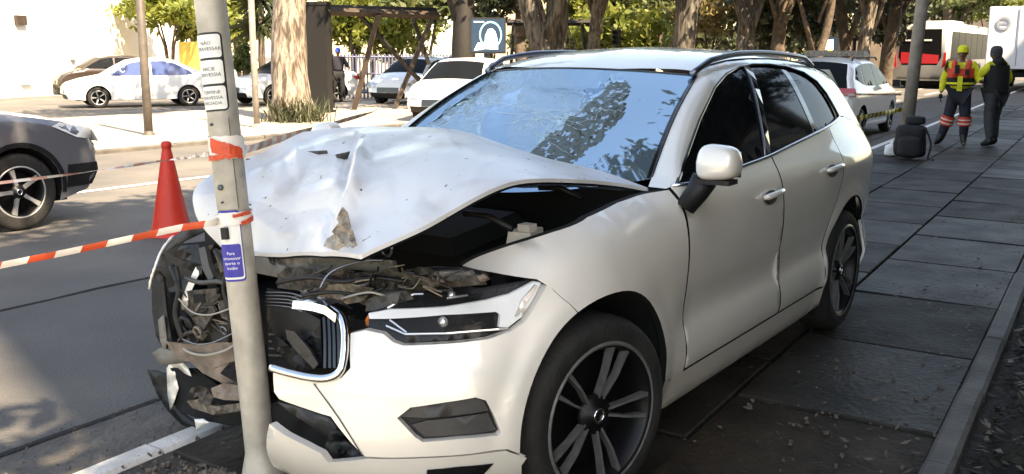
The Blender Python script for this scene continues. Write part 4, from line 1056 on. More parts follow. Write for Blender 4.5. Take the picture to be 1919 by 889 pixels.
# ground clutter
def litter(name, n, fpos, size, mt, seed, kindlabel=None, lift=.012):
    r = np.random.RandomState(seed); V = np.zeros((n, 4, 3))
    for i in range(n):
        x, y, z = fpos(r); s = size*r.uniform(.5, 1.4); a = r.uniform(0, 6.28); u = np.array([math.cos(a), math.sin(a), r.uniform(-.35, .35)]); v = np.array([-math.sin(a), math.cos(a), r.uniform(-.5, .5)])
        c = np.array([x, y, z+lift*r.uniform(.3, 1.5)]); w = r.uniform(.3, .5)
        V[i, 0] = c-u*s; V[i, 1] = c+v*s*w; V[i, 2] = c+u*s+np.array([0, 0, s*.25]); V[i, 3] = c-v*s*w
    o = add_np(name, V.reshape(-1, 3), n, mt); o['kind'] = 'stuff'; o['label'] = kindlabel; o['category'] = 'litter'; return o
def fp_pav(r):
    x = -r.uniform(.2, 9)**1.0; t = r.beta(2.2, .8); return x, yj(x)-.6+(yr(x)-yj(x)+.55)*t, .004
litter('fallen_leaves', 420, fp_pav, .019, 'dry_leaf', 2, 'small dry leaves and twigs scattered over the pavement slabs')
def fp_bed(r):
    x = -r.uniform(-.6, 8); return x, yr(x)+.14+abs(r.normal(0, .5)), .0
litter('bed_leaves', 4200, fp_bed, .030, 'dark_leaf', 3, 'dark dead leaves covering the soil of the planting bed', .03)
litter('bed_dry_leaves', 600, fp_bed, .038, 'dry_leaf', 6, 'paler curled leaves lying in the planting bed', .045)
def stones(name, n, fpos, size, mt, seed, label):
    r = random.Random(seed); mb = MB()
    for i in range(n):
        x, y, z = fpos(r); s = size*r.uniform(.3, 1.3)**1.6
        rot = Matrix.Rotation(r.uniform(0, 6), 3, Vector((r.uniform(-1, 1), r.uniform(-1, 1), r.uniform(-1, 1))).normalized())
        mb.box((x, y, z+s*.25), (s, s*r.uniform(.5, 1), s*r.uniform(.4, .9)), rot, r.uniform(.4, .9))
    o = mb.build(name, mt); o['kind'] = 'stuff'; o['label'] = label; o['category'] = 'rubble'; return o
def fp_r(r):
    a = r.uniform(0, 6.28); d = abs(r.gauss(0, .26)); return .52+d*math.cos(a)*1.2, -.48+d*math.sin(a)*.75, -.03
stones('rubble', 1500, fp_r, .017, 'rubble', 8, 'broken concrete and grit around the foot of the pole')
def fp_g(r): 
    x = r.uniform(-3, 1.6); return x, yl(x)-r.uniform(.0, .5), RZ+.006
stones('gutter_grit', 700, fp_g, .010, 'rubble', 9, 'loose grit lying in the gutter beside the white kerb')
def fp_d(r): return r.uniform(-2.2, .9), r.uniform(.95, 1.8), -.0
stones('pavement_grit', 160, fp_d, .016, 'rubble', 10, 'specks of grit on the dark pavement beside the car')
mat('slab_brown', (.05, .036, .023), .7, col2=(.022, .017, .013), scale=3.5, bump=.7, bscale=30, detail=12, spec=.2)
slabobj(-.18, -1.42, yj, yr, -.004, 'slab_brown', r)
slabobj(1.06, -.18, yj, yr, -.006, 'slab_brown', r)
slabobj(.55, -.79, ya, ym, -.010, 'slab2', r)
# traffic island across the road
ISY0, ISY1 = -12.35, -20.5
mb = MB(); mb.box((-30, (ISY0+ISY1)/2, -.06), (120, ISY0-ISY1, .13)); isl = mb.build('traffic_island', 'paving_far'); isl['kind'] = 'structure'
def fy(x): return ISY0+.02
k0 = kerbrow('island_kerb', fy, .14, 6, -46, 2.0, -.13, .03, 'kerb_stone', 1)
far = sheet('far_pavement', [(60, -33), (-120, -33), (-120, -140), (60, -140)][::-1], RZ+.01, 'paving_far')

# ------------------------------------------------------------------ trees and foliage
def leaves(name, clumps, size, mt, parent, seed=0, sub=14, flat=.0):
    """leaf faces spread through clumps: (cx, cy, cz, rx, ry, rz, n)"""
    r = np.random.RandomState(seed); out = []
    for (cx, cy, cz, rx, ry, rz, n) in clumps:
        k = max(3, n//60); cen = r.normal(0, .5, (k, 3)); cen /= np.maximum(1, np.linalg.norm(cen, axis=1))[:, None]
        idx = r.randint(0, k, n); p = cen[idx]+r.normal(0, .17, (n, 3))
        p = p*np.array([rx, ry, rz])+np.array([cx, cy, cz])
        u = r.normal(0, 1, (n, 3)); u /= np.linalg.norm(u, axis=1)[:, None]
        w = r.normal(0, 1, (n, 3)); v = np.cross(u, w); v /= np.linalg.norm(v, axis=1)[:, None]
        s = size*r.uniform(.55, 1.35, (n, 1))
        q = np.stack([p-u*s, p+v*s*.45, p+u*s, p-v*s*.45], 1); out.append(q)
    Q = np.concatenate(out).reshape(-1, 3)
    return add_np(name, Q, len(Q)//4, mt, parent)
def trunkmesh(h, r0, r1, lean=(0, 0), seed=0, rough=.06, n=14, m_=16):
    r = random.Random(seed); mb = MB(); ring = []
    for j in range(m_+1):
        t = j/m_; z = h*t; rr = r0+(r1-r0)*t+ r0*.55*math.exp(-z/.28)
        cx_, cy_ = lean[0]*t+.16*math.sin(t*7+seed), lean[1]*t+.16*math.sin(t*6+seed*2)-.16*math.sin(seed*2)
        cx_ -= .16*math.sin(seed)
        for k in range(n):
            a = 2*math.pi*k/n; q = rr*(1+rough*2*noise.noise(Vector((math.cos(a)*2+seed, math.sin(a)*2, z*1.2))))
            mb.v.append(Vector((cx_+q*math.cos(a), cy_+q*math.sin(a), z-.03)))
    mb.f = [(j*n+k, j*n+(k+1) % n, (j+1)*n+(k+1) % n, (j+1)*n+k) for j in range(m_) for k in range(n)]
    return mb
def tree(name, label, loc, h, r0, r1, bark, limbs, clumps, leafm, size=.13, lean=(0, 0), group=None, seed=0):
    t = thing(name, label, 'tree', group, loc)
    mb = trunkmesh(h, r0, r1, lean, seed); tr = add('trunk', mb.v, mb.f, bark, t, True, world=False)
    for (z, dx, dy, dz, rr) in limbs:
        b = Vector((lean[0]*z/h, lean[1]*z/h, z)); mb = MB()
        mb.tube([b, b+Vector((dx*.35, dy*.35, dz*.5)), b+Vector((dx*.7, dy*.7, dz*.8)), b+Vector((dx, dy, dz))], [rr, rr*.8, rr*.6, rr*.3], 8)
        add('limb', mb.v, mb.f, bark, t, True, world=False)
    if clumps: leaves('crown', clumps, size, leafm, t, seed)
    return t
def crown(cx, cy, cz, R, hR, n, k, seed):
    r = random.Random(seed); out = []
    for i in range(k):
        a = r.uniform(0, 6.28); d = R*math.sqrt(r.random())*.8
        out.append((cx+d*math.cos(a), cy+d*math.sin(a), cz+r.uniform(-.6, .6)*hR, R*.5, R*.5, hR*.5, n//k))
    return out
# big flaking trunk on the island
p = G(545, 24.3); 
tree('eucalyptus_tree', 'thick pale flaking tree trunk beside the black totem on the island', p, 9, .44, .30, 'bark', [(6, 2.5, 1.0, 3, .16), (7, -2, -1.2, 3, .14), (5.5, -1.2, 2.5, 3, .13)], crown(0, 0, 9.5, 4.2, 1.8, 5200, 9, 2), 'leaf_mid', .16, (-.25, .1), seed=1)
tg_ = thing('grass_tuft', 'spiky green tuft at the foot of the pale flaking trunk', 'plant', None, tuple(p+Vector((.25, .35, 0))))
r = np.random.RandomState(3); n = 420; Q = np.zeros((n, 4, 3))
for i in range(n):
    a = r.uniform(0, 6.28); b0 = np.array([r.normal(0, .3), r.normal(0, .3), 0]); L = r.uniform(.3, .75); sp = r.uniform(.2, .75)*L
    d = np.array([math.cos(a)*sp, math.sin(a)*sp, math.sqrt(max(.02, L*L-sp*sp))]); w = np.array([-math.sin(a), math.cos(a), 0])*.018
    Q[i] = [b0-w, b0+w, b0+d*.6+w*.8+np.array([0, 0, .03]), b0+d]
add_np('blades', Q.reshape(-1, 3), n, 'leaf_dark', tg_)
# background trees: (column px, distance, trunk radius, bark, lean, label)
bgt = [
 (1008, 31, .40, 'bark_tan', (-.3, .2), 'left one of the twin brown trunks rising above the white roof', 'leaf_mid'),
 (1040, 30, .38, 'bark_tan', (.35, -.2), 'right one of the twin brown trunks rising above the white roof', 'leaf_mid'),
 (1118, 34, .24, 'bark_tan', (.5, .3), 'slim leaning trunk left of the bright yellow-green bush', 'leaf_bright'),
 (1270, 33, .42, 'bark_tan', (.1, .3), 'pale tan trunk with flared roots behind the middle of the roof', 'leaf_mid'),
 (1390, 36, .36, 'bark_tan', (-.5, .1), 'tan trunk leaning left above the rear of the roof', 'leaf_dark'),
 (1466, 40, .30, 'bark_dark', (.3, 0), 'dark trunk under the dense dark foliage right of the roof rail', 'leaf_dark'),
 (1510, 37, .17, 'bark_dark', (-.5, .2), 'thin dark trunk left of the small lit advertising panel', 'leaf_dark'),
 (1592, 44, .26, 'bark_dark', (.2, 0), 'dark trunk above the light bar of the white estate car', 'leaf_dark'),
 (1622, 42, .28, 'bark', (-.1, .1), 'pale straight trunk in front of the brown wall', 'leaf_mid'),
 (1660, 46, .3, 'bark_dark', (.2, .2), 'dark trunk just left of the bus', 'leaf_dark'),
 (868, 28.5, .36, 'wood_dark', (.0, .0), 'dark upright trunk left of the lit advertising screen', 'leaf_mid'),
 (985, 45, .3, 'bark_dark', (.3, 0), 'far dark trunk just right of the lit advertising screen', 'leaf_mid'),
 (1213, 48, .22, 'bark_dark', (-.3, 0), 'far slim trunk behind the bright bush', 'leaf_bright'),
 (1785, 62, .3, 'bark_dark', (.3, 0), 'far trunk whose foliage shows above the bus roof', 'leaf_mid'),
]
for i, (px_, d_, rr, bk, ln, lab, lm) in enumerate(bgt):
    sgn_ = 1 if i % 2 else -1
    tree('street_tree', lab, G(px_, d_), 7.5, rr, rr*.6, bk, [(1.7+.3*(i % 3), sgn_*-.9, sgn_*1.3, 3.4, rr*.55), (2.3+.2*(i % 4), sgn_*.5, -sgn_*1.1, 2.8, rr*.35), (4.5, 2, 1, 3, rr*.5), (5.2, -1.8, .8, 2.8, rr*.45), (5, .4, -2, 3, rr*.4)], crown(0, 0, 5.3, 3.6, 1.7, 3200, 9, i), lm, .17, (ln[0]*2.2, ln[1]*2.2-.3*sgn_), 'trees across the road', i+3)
# low foliage seen in the band under the crowns: (px, row, dist, rx px, rz px, n, material, label)
bush = [
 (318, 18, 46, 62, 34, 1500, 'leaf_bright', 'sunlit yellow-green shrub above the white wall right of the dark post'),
 (352, 48, 48, 26, 26, 500, 'leaf_mid', 'darker green foliage hanging above the yellow wall'),
 (450, 30, 40, 26, 50, 800, 'leaf_bright', 'bright green foliage between the leaning pole and the slim grey post'),
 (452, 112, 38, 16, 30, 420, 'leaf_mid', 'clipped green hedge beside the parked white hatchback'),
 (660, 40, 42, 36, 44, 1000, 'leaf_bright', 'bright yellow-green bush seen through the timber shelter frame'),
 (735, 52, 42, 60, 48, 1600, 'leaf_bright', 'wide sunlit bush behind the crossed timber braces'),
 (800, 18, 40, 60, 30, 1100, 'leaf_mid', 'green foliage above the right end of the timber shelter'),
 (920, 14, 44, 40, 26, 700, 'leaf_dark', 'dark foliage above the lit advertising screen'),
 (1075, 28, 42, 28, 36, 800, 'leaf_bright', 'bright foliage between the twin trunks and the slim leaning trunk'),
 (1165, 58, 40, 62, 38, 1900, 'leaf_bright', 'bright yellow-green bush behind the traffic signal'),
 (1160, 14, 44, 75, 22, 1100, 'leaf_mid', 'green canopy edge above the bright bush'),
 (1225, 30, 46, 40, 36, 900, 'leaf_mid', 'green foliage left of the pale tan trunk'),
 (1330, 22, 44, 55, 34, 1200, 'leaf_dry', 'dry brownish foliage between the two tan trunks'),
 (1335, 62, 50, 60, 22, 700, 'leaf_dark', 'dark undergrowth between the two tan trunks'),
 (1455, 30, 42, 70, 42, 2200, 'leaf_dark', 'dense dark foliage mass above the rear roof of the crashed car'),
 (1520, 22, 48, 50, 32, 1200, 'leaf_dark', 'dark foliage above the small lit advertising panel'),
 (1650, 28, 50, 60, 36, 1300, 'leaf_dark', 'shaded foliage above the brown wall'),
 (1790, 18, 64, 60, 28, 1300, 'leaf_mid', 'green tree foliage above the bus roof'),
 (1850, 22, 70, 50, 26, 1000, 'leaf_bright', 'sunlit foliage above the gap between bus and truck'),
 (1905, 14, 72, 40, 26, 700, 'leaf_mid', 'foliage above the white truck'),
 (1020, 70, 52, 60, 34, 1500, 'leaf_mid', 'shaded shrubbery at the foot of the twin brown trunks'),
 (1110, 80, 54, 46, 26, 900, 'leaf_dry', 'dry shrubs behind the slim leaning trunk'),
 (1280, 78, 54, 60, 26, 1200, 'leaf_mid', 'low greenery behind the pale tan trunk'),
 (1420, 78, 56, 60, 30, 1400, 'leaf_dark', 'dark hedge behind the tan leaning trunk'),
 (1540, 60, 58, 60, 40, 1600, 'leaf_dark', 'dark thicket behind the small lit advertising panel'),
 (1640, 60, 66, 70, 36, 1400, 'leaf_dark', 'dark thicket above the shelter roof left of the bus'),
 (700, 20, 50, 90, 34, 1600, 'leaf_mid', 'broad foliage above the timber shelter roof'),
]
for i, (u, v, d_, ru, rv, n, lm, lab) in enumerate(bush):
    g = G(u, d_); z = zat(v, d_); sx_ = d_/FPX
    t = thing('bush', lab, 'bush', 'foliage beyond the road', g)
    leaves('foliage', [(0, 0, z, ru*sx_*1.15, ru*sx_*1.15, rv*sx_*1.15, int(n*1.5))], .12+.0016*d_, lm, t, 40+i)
    mb = MB(); rr = random.Random(i)
    for k in range(4):
        a = rr.uniform(0, 6.28); mb.tube([(0, 0, -.1), (math.cos(a)*.2, math.sin(a)*.2, z*.5), (math.cos(a)*ru*sx_*.5, math.sin(a)*ru*sx_*.5, z)], [.07, .05, .02], 6)
    add('stems', mb.v, mb.f, 'bark_dark', t, True, world=False)
# dark yucca behind the slim grey post
g = G(492, 36); t = thing('yucca', 'dark spiky yucca beside the slim grey post', 'plant', None, g); r = np.random.RandomState(8); Q = []
for (hz, n) in ((zat(10, 36), 150), (zat(55, 36), 170)):
    for i in range(n):
        a = r.uniform(0, 6.28); e = r.uniform(-.9, 1.2); L = r.uniform(.6, 1.1); d = np.array([math.cos(a)*math.cos(e), math.sin(a)*math.cos(e), math.sin(e)])*L; w = np.array([-math.sin(a), math.cos(a), 0])*.035; b0 = np.array([r.normal(0, .1), r.normal(0, .1), hz])
        Q += [b0-w, b0+w, b0+d*.6+w+np.array([0, 0, .05]), b0+d+np.array([0, 0, -.12])]
add_np('leaves', np.array(Q), len(Q)//4, 'leaf_dark', t)
mb = MB(); mb.tube([(0, 0, 0), (.05, 0, 1.5), (0, .05, 3.6)], [.16, .12, .1], 8); add('stem', mb.v, mb.f, 'bark_dark', t, True, world=False)
# unseen dense shrubs added behind the planting bed to darken the car's side
shade_shrub = None
for k in range(7):
    x = 1.6-k*2.3; lab = ['shrub in the planting bed nearest the camera', 'second shrub of the planting-bed row from the camera', 'third shrub of the planting-bed row from the camera', 'fourth shrub of the planting-bed row from the camera', 'fifth shrub of the planting-bed row from the camera', 'sixth shrub of the planting-bed row from the camera', 'last shrub of the planting-bed row from the camera'][k]
    if shade_shrub is None:
        shade_shrub = thing('shrub', lab, 'shrub', 'shrubs of the planting bed', (x, 5.0, 0)); leaves('foliage', [(0, 0, 1.2, 1.7, 1.1, 1.5, 2600)], .12, 'leaf_dark', shade_shrub, 91)
        mb = MB(); [mb.tube([(0, 0, -.05), (.2*math.cos(q), .2*math.sin(q), .7), (.7*math.cos(q), .5*math.sin(q), 1.5)], [.05, .04, .015], 6) for q in (0, 1.6, 3.1, 4.7)]; add('stems', mb.v, mb.f, 'bark_dark', shade_shrub, True, world=False)
    else: copy_thing(shade_shrub, (x, 5.0+.3*(k % 2), 0), k*1.3, lab)
# unseen block added on the near side, shaped to shade pavement and near lanes
ob = thing('office_block', 'tall concrete office block on the near side of the street behind the camera', 'building', None, (-24, 15, 0))
mb = MB(); mb.box((-28, 21, 13), (68, 12, 26.4)); mb.build('wall', 'wall_office', ob)
wm_ = None
for fl in range(8):
    for b_ in range(17):
        if wm_ is None:
            q = MB(); q.box((0, 0, 0), (3.0, .12, 1.7)); o = add('window', q.v, q.f, 'bus_dark', ob, world=False); wm_ = o
        else: o = bpy.data.objects.new('window', wm_.data); COL.objects.link(o); o.parent = ob
        o.location = (-36+b_*4.0, -.02, 2.3+fl*3.1)
# trees standing outside the picture: they shade the pavement and show in the windscreen
offt = [((-1.8, 5.4), 7.0, 'leaf_dark', 3.8, 2.4), ((-6.5, 4.6), 7.0, 'leaf_dark', 4.2, 2.4), ((-12, 4.6), 7.5, 'leaf_dark', 4.2, 2.2), ((-18, 5.0), 9, 'leaf_dark', 4.2, 2.2)]
offl = ['planting-bed tree beside the camera', 'planting-bed tree beside the rear of the crashed car', 'planting-bed tree level with the lamp post', 'planting-bed tree beyond the two standing people']
for i, ((x, y), h, lm, R_, hr) in enumerate(offt):
    tree('roadside_tree', offl[i], (x, y, 0), h*.8, .26, .15, 'bark_dark', [(h*.5, 1.6, .6, 2.4, .1), (h*.55, -1.5, -.8, 2.2, .1)]+([(h*.6, .6, -5.6, 3.6, .11)] if i == 0 else []), crown(0, 0, h-.8, R_, hr, 11000, 14, 60+i)+([(.5, -4.6, 8.6, 1.7, 1.3, .8, 1800), (1.6, -3.4, 8.2, 1.5, 1.4, .7, 1500), (-.4, -3.4, 8.3, 1.6, 1.4, .7, 1500), (.6, -2.2, 8, 2, 1.2, .8, 1500)] if i == 0 else []), lm, .15, (.2, .1), 'trees of the planting bed', 70+i)

# ------------------------------------------------------------------ buildings and walls behind
def wallbox(name, label, cat, u0, u1, vtop, d0, d1, mt, depth=6.0, turn=None):
    """a plain building block: left and right columns at their own distances, top at an image row"""
    a, b = G(u0, d0), G(u1, d1); t = thing(name, label, cat, None, a)
    h = zat(vtop, (d0+d1)/2); n = Vector((b.y-a.y, -(b.x-a.x), 0)).normalized()
    if n.dot(CAM-a) > 0: n = -n
    mb = MB(); c = [a, b, b+n*depth, a+n*depth]
    mb.q([q+Vector((0, 0, -.2)) for q in c]+[Vector((q.x, q.y, h)) for q in c], [(3, 2, 1, 0), (4, 5, 6, 7), (0, 1, 5, 4), (1, 2, 6, 5), (2, 3, 7, 6), (3, 0, 4, 7)])
    mb.build('wall', mt, t); return t, a, b, n, h
t, a, b, n, h = wallbox('white_building', 'large blank white building in full sun behind the sedan', 'building', -200, 335, -260, 36, 52, 'wall_white', 10)
d = (b-a).normalized()
def onwall(u, v0, v1, w, mt, nm, par, a=a, n=n, d=d, proud=.06):
    # column u on the wall plane
    rr = ray(u, 99); rr = Vector((rr.x, rr.y, 0)); nn2 = Vector((n.x, n.y, 0)); tt = (Vector((a.x, a.y, 0))-Vector((CAM.x, CAM.y, 0))).dot(nn2)/rr.dot(nn2)
    p = Vector((CAM.x, CAM.y, 0))+rr*tt; dist = (rr*tt).length; z0, z1 = zat(v1, dist), zat(v0, dist)
    c = Vector((p.x, p.y, (z0+z1)/2))-n*proud; ww = w*dist/FPX
    ang = math.atan2(d.y, d.x); mb = MB(); mb.box(c, (ww, .14, z1-z0), Matrix.Rotation(ang, 3, 'Z')); return mb.build(nm, mt, par)
onwall(41, 42, 57, 26, 'wood_brown', 'wall_plaque', t)
onwall(133, 62, 112, 10, 'wall_cream', 'downpipe', t)
onwall(42, 112, 152, 26, 'blue_dot', 'painted_panel', t)
onwall(200, 60, 135, 70, 'wall_white', 'pilaster', t, proud=.1)
wallbox('yellow_wall', 'low yellow wall right of the white building', 'wall', 335, 400, 82, 47, 45, 'wall_yellow', 1.0)
wallbox('cream_building', 'cream building seen between the shelter posts and the trunks', 'building', 520, 700, -60, 62, 60, 'wall_cream', 6)
wallbox('cream_building', 'cream wall behind the twin brown trunks', 'building', 930, 1130, -40, 60, 58, 'wall_cream', 6)
wallbox('brown_wall', 'dark brown wall behind the pale straight trunk left of the bus', 'wall', 1585, 1690, 70, 55, 62, 'wall_brown', 1.0)
wallbox('beige_building', 'sunlit beige building far behind the trees right of the bright bush', 'building', 1225, 1600, 20, 75, 80, 'wall_cream', 6)
wallbox('shaded_building', 'shaded block behind the bus and the trees', 'building', 1600, 2060, -30, 105, 110, 'wall_brown', 6)  # plain dark brown walls
# ------------------------------------------------------------------ other vehicles
def vehicle(name, label, cat, group, L, Wd, prof, wheels, R, paint, windows, glass='car_glass', loc=(0, 0, 0), rz=0.0, bottom=.24, lamps=(), belt_z=.9, rimkey='bgw', tum=.36, rimR=.2, archR=None):
    """car built facing +x: side skins with wheel openings, one skin over the top, glass, lamps, wheels.
    prof: [(x, z, material of the strip to the next point)] from nose bottom over the roof to tail bottom"""
    t = thing(name, label, cat, group)
    aR = archR or R+.05
    top = [(x, z) for x, z, _ in prof]
    def w(x, z):
        y = Wd/2*(1-.10*abs(2*x/L)**5)
        if z > belt_z: y -= (z-belt_z)*tum
        if z < .45: y -= (.45-z)*.18
        return y
    def rounded(x, z):
        d = min(segd((x, z), top[i], top[i+1]) for i in range(len(top)-1)); r_ = .075
        return w(x, z)-(r_-math.sqrt(max(0, r_*r_-(r_-min(d, r_))**2)))
    poly = list(top)
    for wx in sorted(wheels): 
        a0 = math.asin(min(1, max(-1, (bottom-R)/aR)))
        poly += [(wx+aR*math.cos(math.pi-a0-(math.pi-2*a0)*i/14), R+aR*math.sin(math.pi-a0-(math.pi-2*a0)*i/14)) for i in range(15)]
    inner = []
    for i in range(len(top)-1):
        a, b = Vector(top[i]), Vector(top[i+1]); n = Vector(((b-a).y, -(b-a).x)).normalized()
        for k in range(max(1, int((b-a).length/.1))):
            q = a+(b-a)*((k+.5)/max(1, int((b-a).length/.1)))
            for s_ in (.018, .05): inner.append(tuple(q+n*(-s_ if inpoly(*(q-n*.02), poly) else s_)))
    V, T = mesh2d(poly, [], .10, extra=inner)
    for s in (1, -1):
        vs = [(a, s*rounded(a, b), b) for a, b in V]
        add('body_side', vs, T if s > 0 else [tuple(reversed(f)) for f in T], paint, t, True, world=False)
    # skins across
    ny = 12
    def row(x, z, nx_, nz_, off=0.0, y0=-1, y1=1):
        hw = rounded(x, z); out = []
        for k in range(ny+1):
            u = y0+(y1-y0)*k/ny; c = .045*(1-u*u)
            out.append((x+nx_*(c+off), hw*u, z+nz_*(c+off)))
        return out
    nrm = []
    for i in range(len(top)):
        a = Vector(top[max(i-1, 0)]); b = Vector(top[min(i+1, len(top)-1)]); d = (b-a).normalized(); n = Vector((-d.y, d.x)); 
        if n.y < 0 and abs(n.y) > abs(n.x): n = -n
        if abs(n.x) >= abs(n.y) and n.x*(a.x+b.x) < 0: n = -n
        nrm.append(n)
    i = 0
    while i < len(prof)-1:
        j = i; mt = prof[i][2]
        while j < len(prof)-1 and prof[j][2] == mt: j += 1
        vs = []
        for k in range(i, j+1): vs += row(top[k][0], top[k][1], nrm[k].x, nrm[k].y)
        fs = [(r_*(ny+1)+k, r_*(ny+1)+k+1, (r_+1)*(ny+1)+k+1, (r_+1)*(ny+1)+k) for r_ in range(j-i) for k in range(ny)]
        nm = {'glass': 'windscreen', 'paint': 'body_top', 'black': 'bumper_trim'}[mt]
        add(nm, vs, fs, glass if mt == 'glass' else paint if mt == 'paint' else 'black_plastic', t, True, world=False); i = j
    for pts in windows:
        V2, T2 = mesh2d(pts, [], .12)
        for s in (1, -1): add('side_window', [(a, s*(w(a, b)+.006), b) for a, b in V2], T2 if s > 0 else [tuple(reversed(f)) for f in T2], glass, t, True, world=False)
    for (nm, mt, pts, mode) in lamps:
        if mode == 'side':
            for s in (1, -1):
                V2, T2 = mesh2d(pts, [], .08); add(nm, [(a, s*(rounded(a, b)+.008), b) for a, b in V2], T2, mt, t, True, world=False)
        else:   # patch on the nose / tail: pts = (y0, y1, z0, z1), mode = 'nose' or 'tail'
            y0, y1, z0, z1 = pts; mb = MB()
            def fx(z, sgn):
                cand = [(a, b) for a, b in zip(top, top[1:]) if min(a[1], b[1]) <= z <= max(a[1], b[1]) and (a[0]+b[0])*sgn > 0]
                if not cand: return sgn*L/2
                a, b = cand[0] if sgn > 0 else cand[-1]; return a[0]+(b[0]-a[0])*((z-a[1])/((b[1]-a[1]) or 1e-6))
            sg = 1 if mode == 'nose' else -1; g = 5
            for yy in (y0, y1):
                pass
            for q in range(g+1):
                yv = y0+(y1-y0)*q/g
                for z in (z0, (z0+z1)/2, z1):
                    u = yv/(Wd/2); mb.v.append(Vector((fx(z, sg)+sg*(.045*(1-u*u)+.012), yv, z)))
            mb.f = [(3*q+k, 3*q+k+1, 3*q+k+4, 3*q+k+3) for q in range(g) for k in range(2)]
            add(nm, mb.v, mb.f, mt, t, True, world=False)
    ms = wheel_meshes(R, .2, rimR, 5, False, 'alloy_light', 'alloy_dark', rimkey)
    for wx in wheels:
        for s in (1, -1): wheel(t, (wx, s*(Wd/2-.13), R), s, ms, 0, .3)
    mb = MB(); mb.box((0, 0, .42), (L*.86, Wd*.80, .40)); add('chassis', mb.v, mb.f, 'void', t, world=False)
    for wx in wheels:
        for s in (1, -1):
            mb = MB(); mb.lathe([(aR+.005, Wd/2-.06), (aR+.005, Wd/2-.3), (.02, Wd/2-.3)], (wx, 0, R), 'y', 18, -.2, math.pi+.2)
            add('wheel_arch', [(v.x, s*v.y, v.z) for v in mb.v], mb.f, 'void', t, world=False)
    for s in (1, -1):
        pass
    t.location = loc; t.rotation_euler = (0, 0, rz); return t
SED = [(2.14, .28, 'black'), (2.2, .42, 'paint'), (2.19, .58, 'paint'), (2.08, .72, 'paint'), (1.7, .84, 'paint'), (1.12, .95, 'glass'), (.74, 1.18, 'glass'), (.36, 1.38, 'paint'), (.0, 1.45, 'paint'), (-.5, 1.46, 'paint'), (-.95, 1.40, 'glass'), (-1.4, 1.2, 'glass'), (-1.72, 1.04, 'paint'), (-2.05, 1.01, 'paint'), (-2.17, .88, 'paint'), (-2.2, .55, 'black'), (-2.14, .28, 'black')]
SEDW = [[(1.0, .955), (.70, 1.15), (.36, 1.33), (.0, 1.39), (-.18, 1.395), (-.18, .955)], [(-.24, .955), (-.24, 1.395), (-.6, 1.38), (-.95, 1.3), (-1.35, 1.1), (-1.45, .985), (-1.2, .96)]]
def sedlamps(front='lamp_white'):
    return [('headlamp', 'lamp_silver', (.45, .78, .58, .72), 'nose'), ('headlamp', 'lamp_silver', (-.78, -.45, .58, .72), 'nose'), ('headlamp_wrap', 'lamp_silver', [(2.1, .6), (2.08, .7), (1.78, .76), (1.95, .64)], 'side'),
            ('grille', 'gloss_black', (-.4, .4, .42, .58), 'nose'), ('tail_lamp', 'red_lens', (.5, .8, .75, .92), 'tail'), ('tail_lamp', 'red_lens', (-.8, -.5, .75, .92), 'tail'), ('tail_lamp_wrap', 'red_lens', [(-1.85, .88), (-2.15, .9), (-2.18, .76), (-2.0, .76)], 'side')]
HAT = [(1.86, .28, 'black'), (1.95, .42, 'paint'), (1.93, .62, 'paint'), (1.8, .78, 'paint'), (1.5, .90, 'paint'), (1.05, 1.0, 'glass'), (.68, 1.24, 'glass'), (.34, 1.42, 'paint'), (0, 1.49, 'paint'), (-.7, 1.5, 'paint'), (-1.45, 1.42, 'glass'), (-1.72, 1.18, 'glass'), (-1.84, .98, 'paint'), (-1.9, .8, 'paint'), (-1.92, .5, 'black'), (-1.86, .28, 'black')]
HATW = [[(.95, 1.02), (.66, 1.2), (.34, 1.36), (.02, 1.42), (-.15, 1.43), (-.15, 1.0)], [(-.21, 1.0), (-.21, 1.43), (-.75, 1.42), (-.95, 1.40), (-.95, 1.02)], [(-1.01, 1.03), (-1.01, 1.40), (-1.3, 1.35), (-1.5, 1.15)]]
SUV = [(2.16, .34, 'black'), (2.25, .5, 'paint'), (2.24, .72, 'paint'), (2.15, .90, 'paint'), (1.85, 1.0, 'paint'), (1.25, 1.10, 'glass'), (.9, 1.34, 'glass'), (.55, 1.55, 'paint'), (.1, 1.66, 'paint'), (-.8, 1.67, 'paint'), (-1.7, 1.6, 'glass'), (-2.0, 1.3, 'glass'), (-2.14, 1.08, 'paint'), (-2.2, .8, 'paint'), (-2.22, .5, 'black'), (-2.15, .34, 'black')]
SUVW = [[(1.1, 1.12), (.85, 1.3), (.52, 1.48), (.1, 1.56), (-.1, 1.57), (-.1, 1.12)], [(-.16, 1.12), (-.16, 1.57), (-.8, 1.57), (-1.0, 1.55), (-1.0, 1.13)], [(-1.06, 1.14), (-1.06, 1.55), (-1.6, 1.48), (-1.85, 1.25)]]
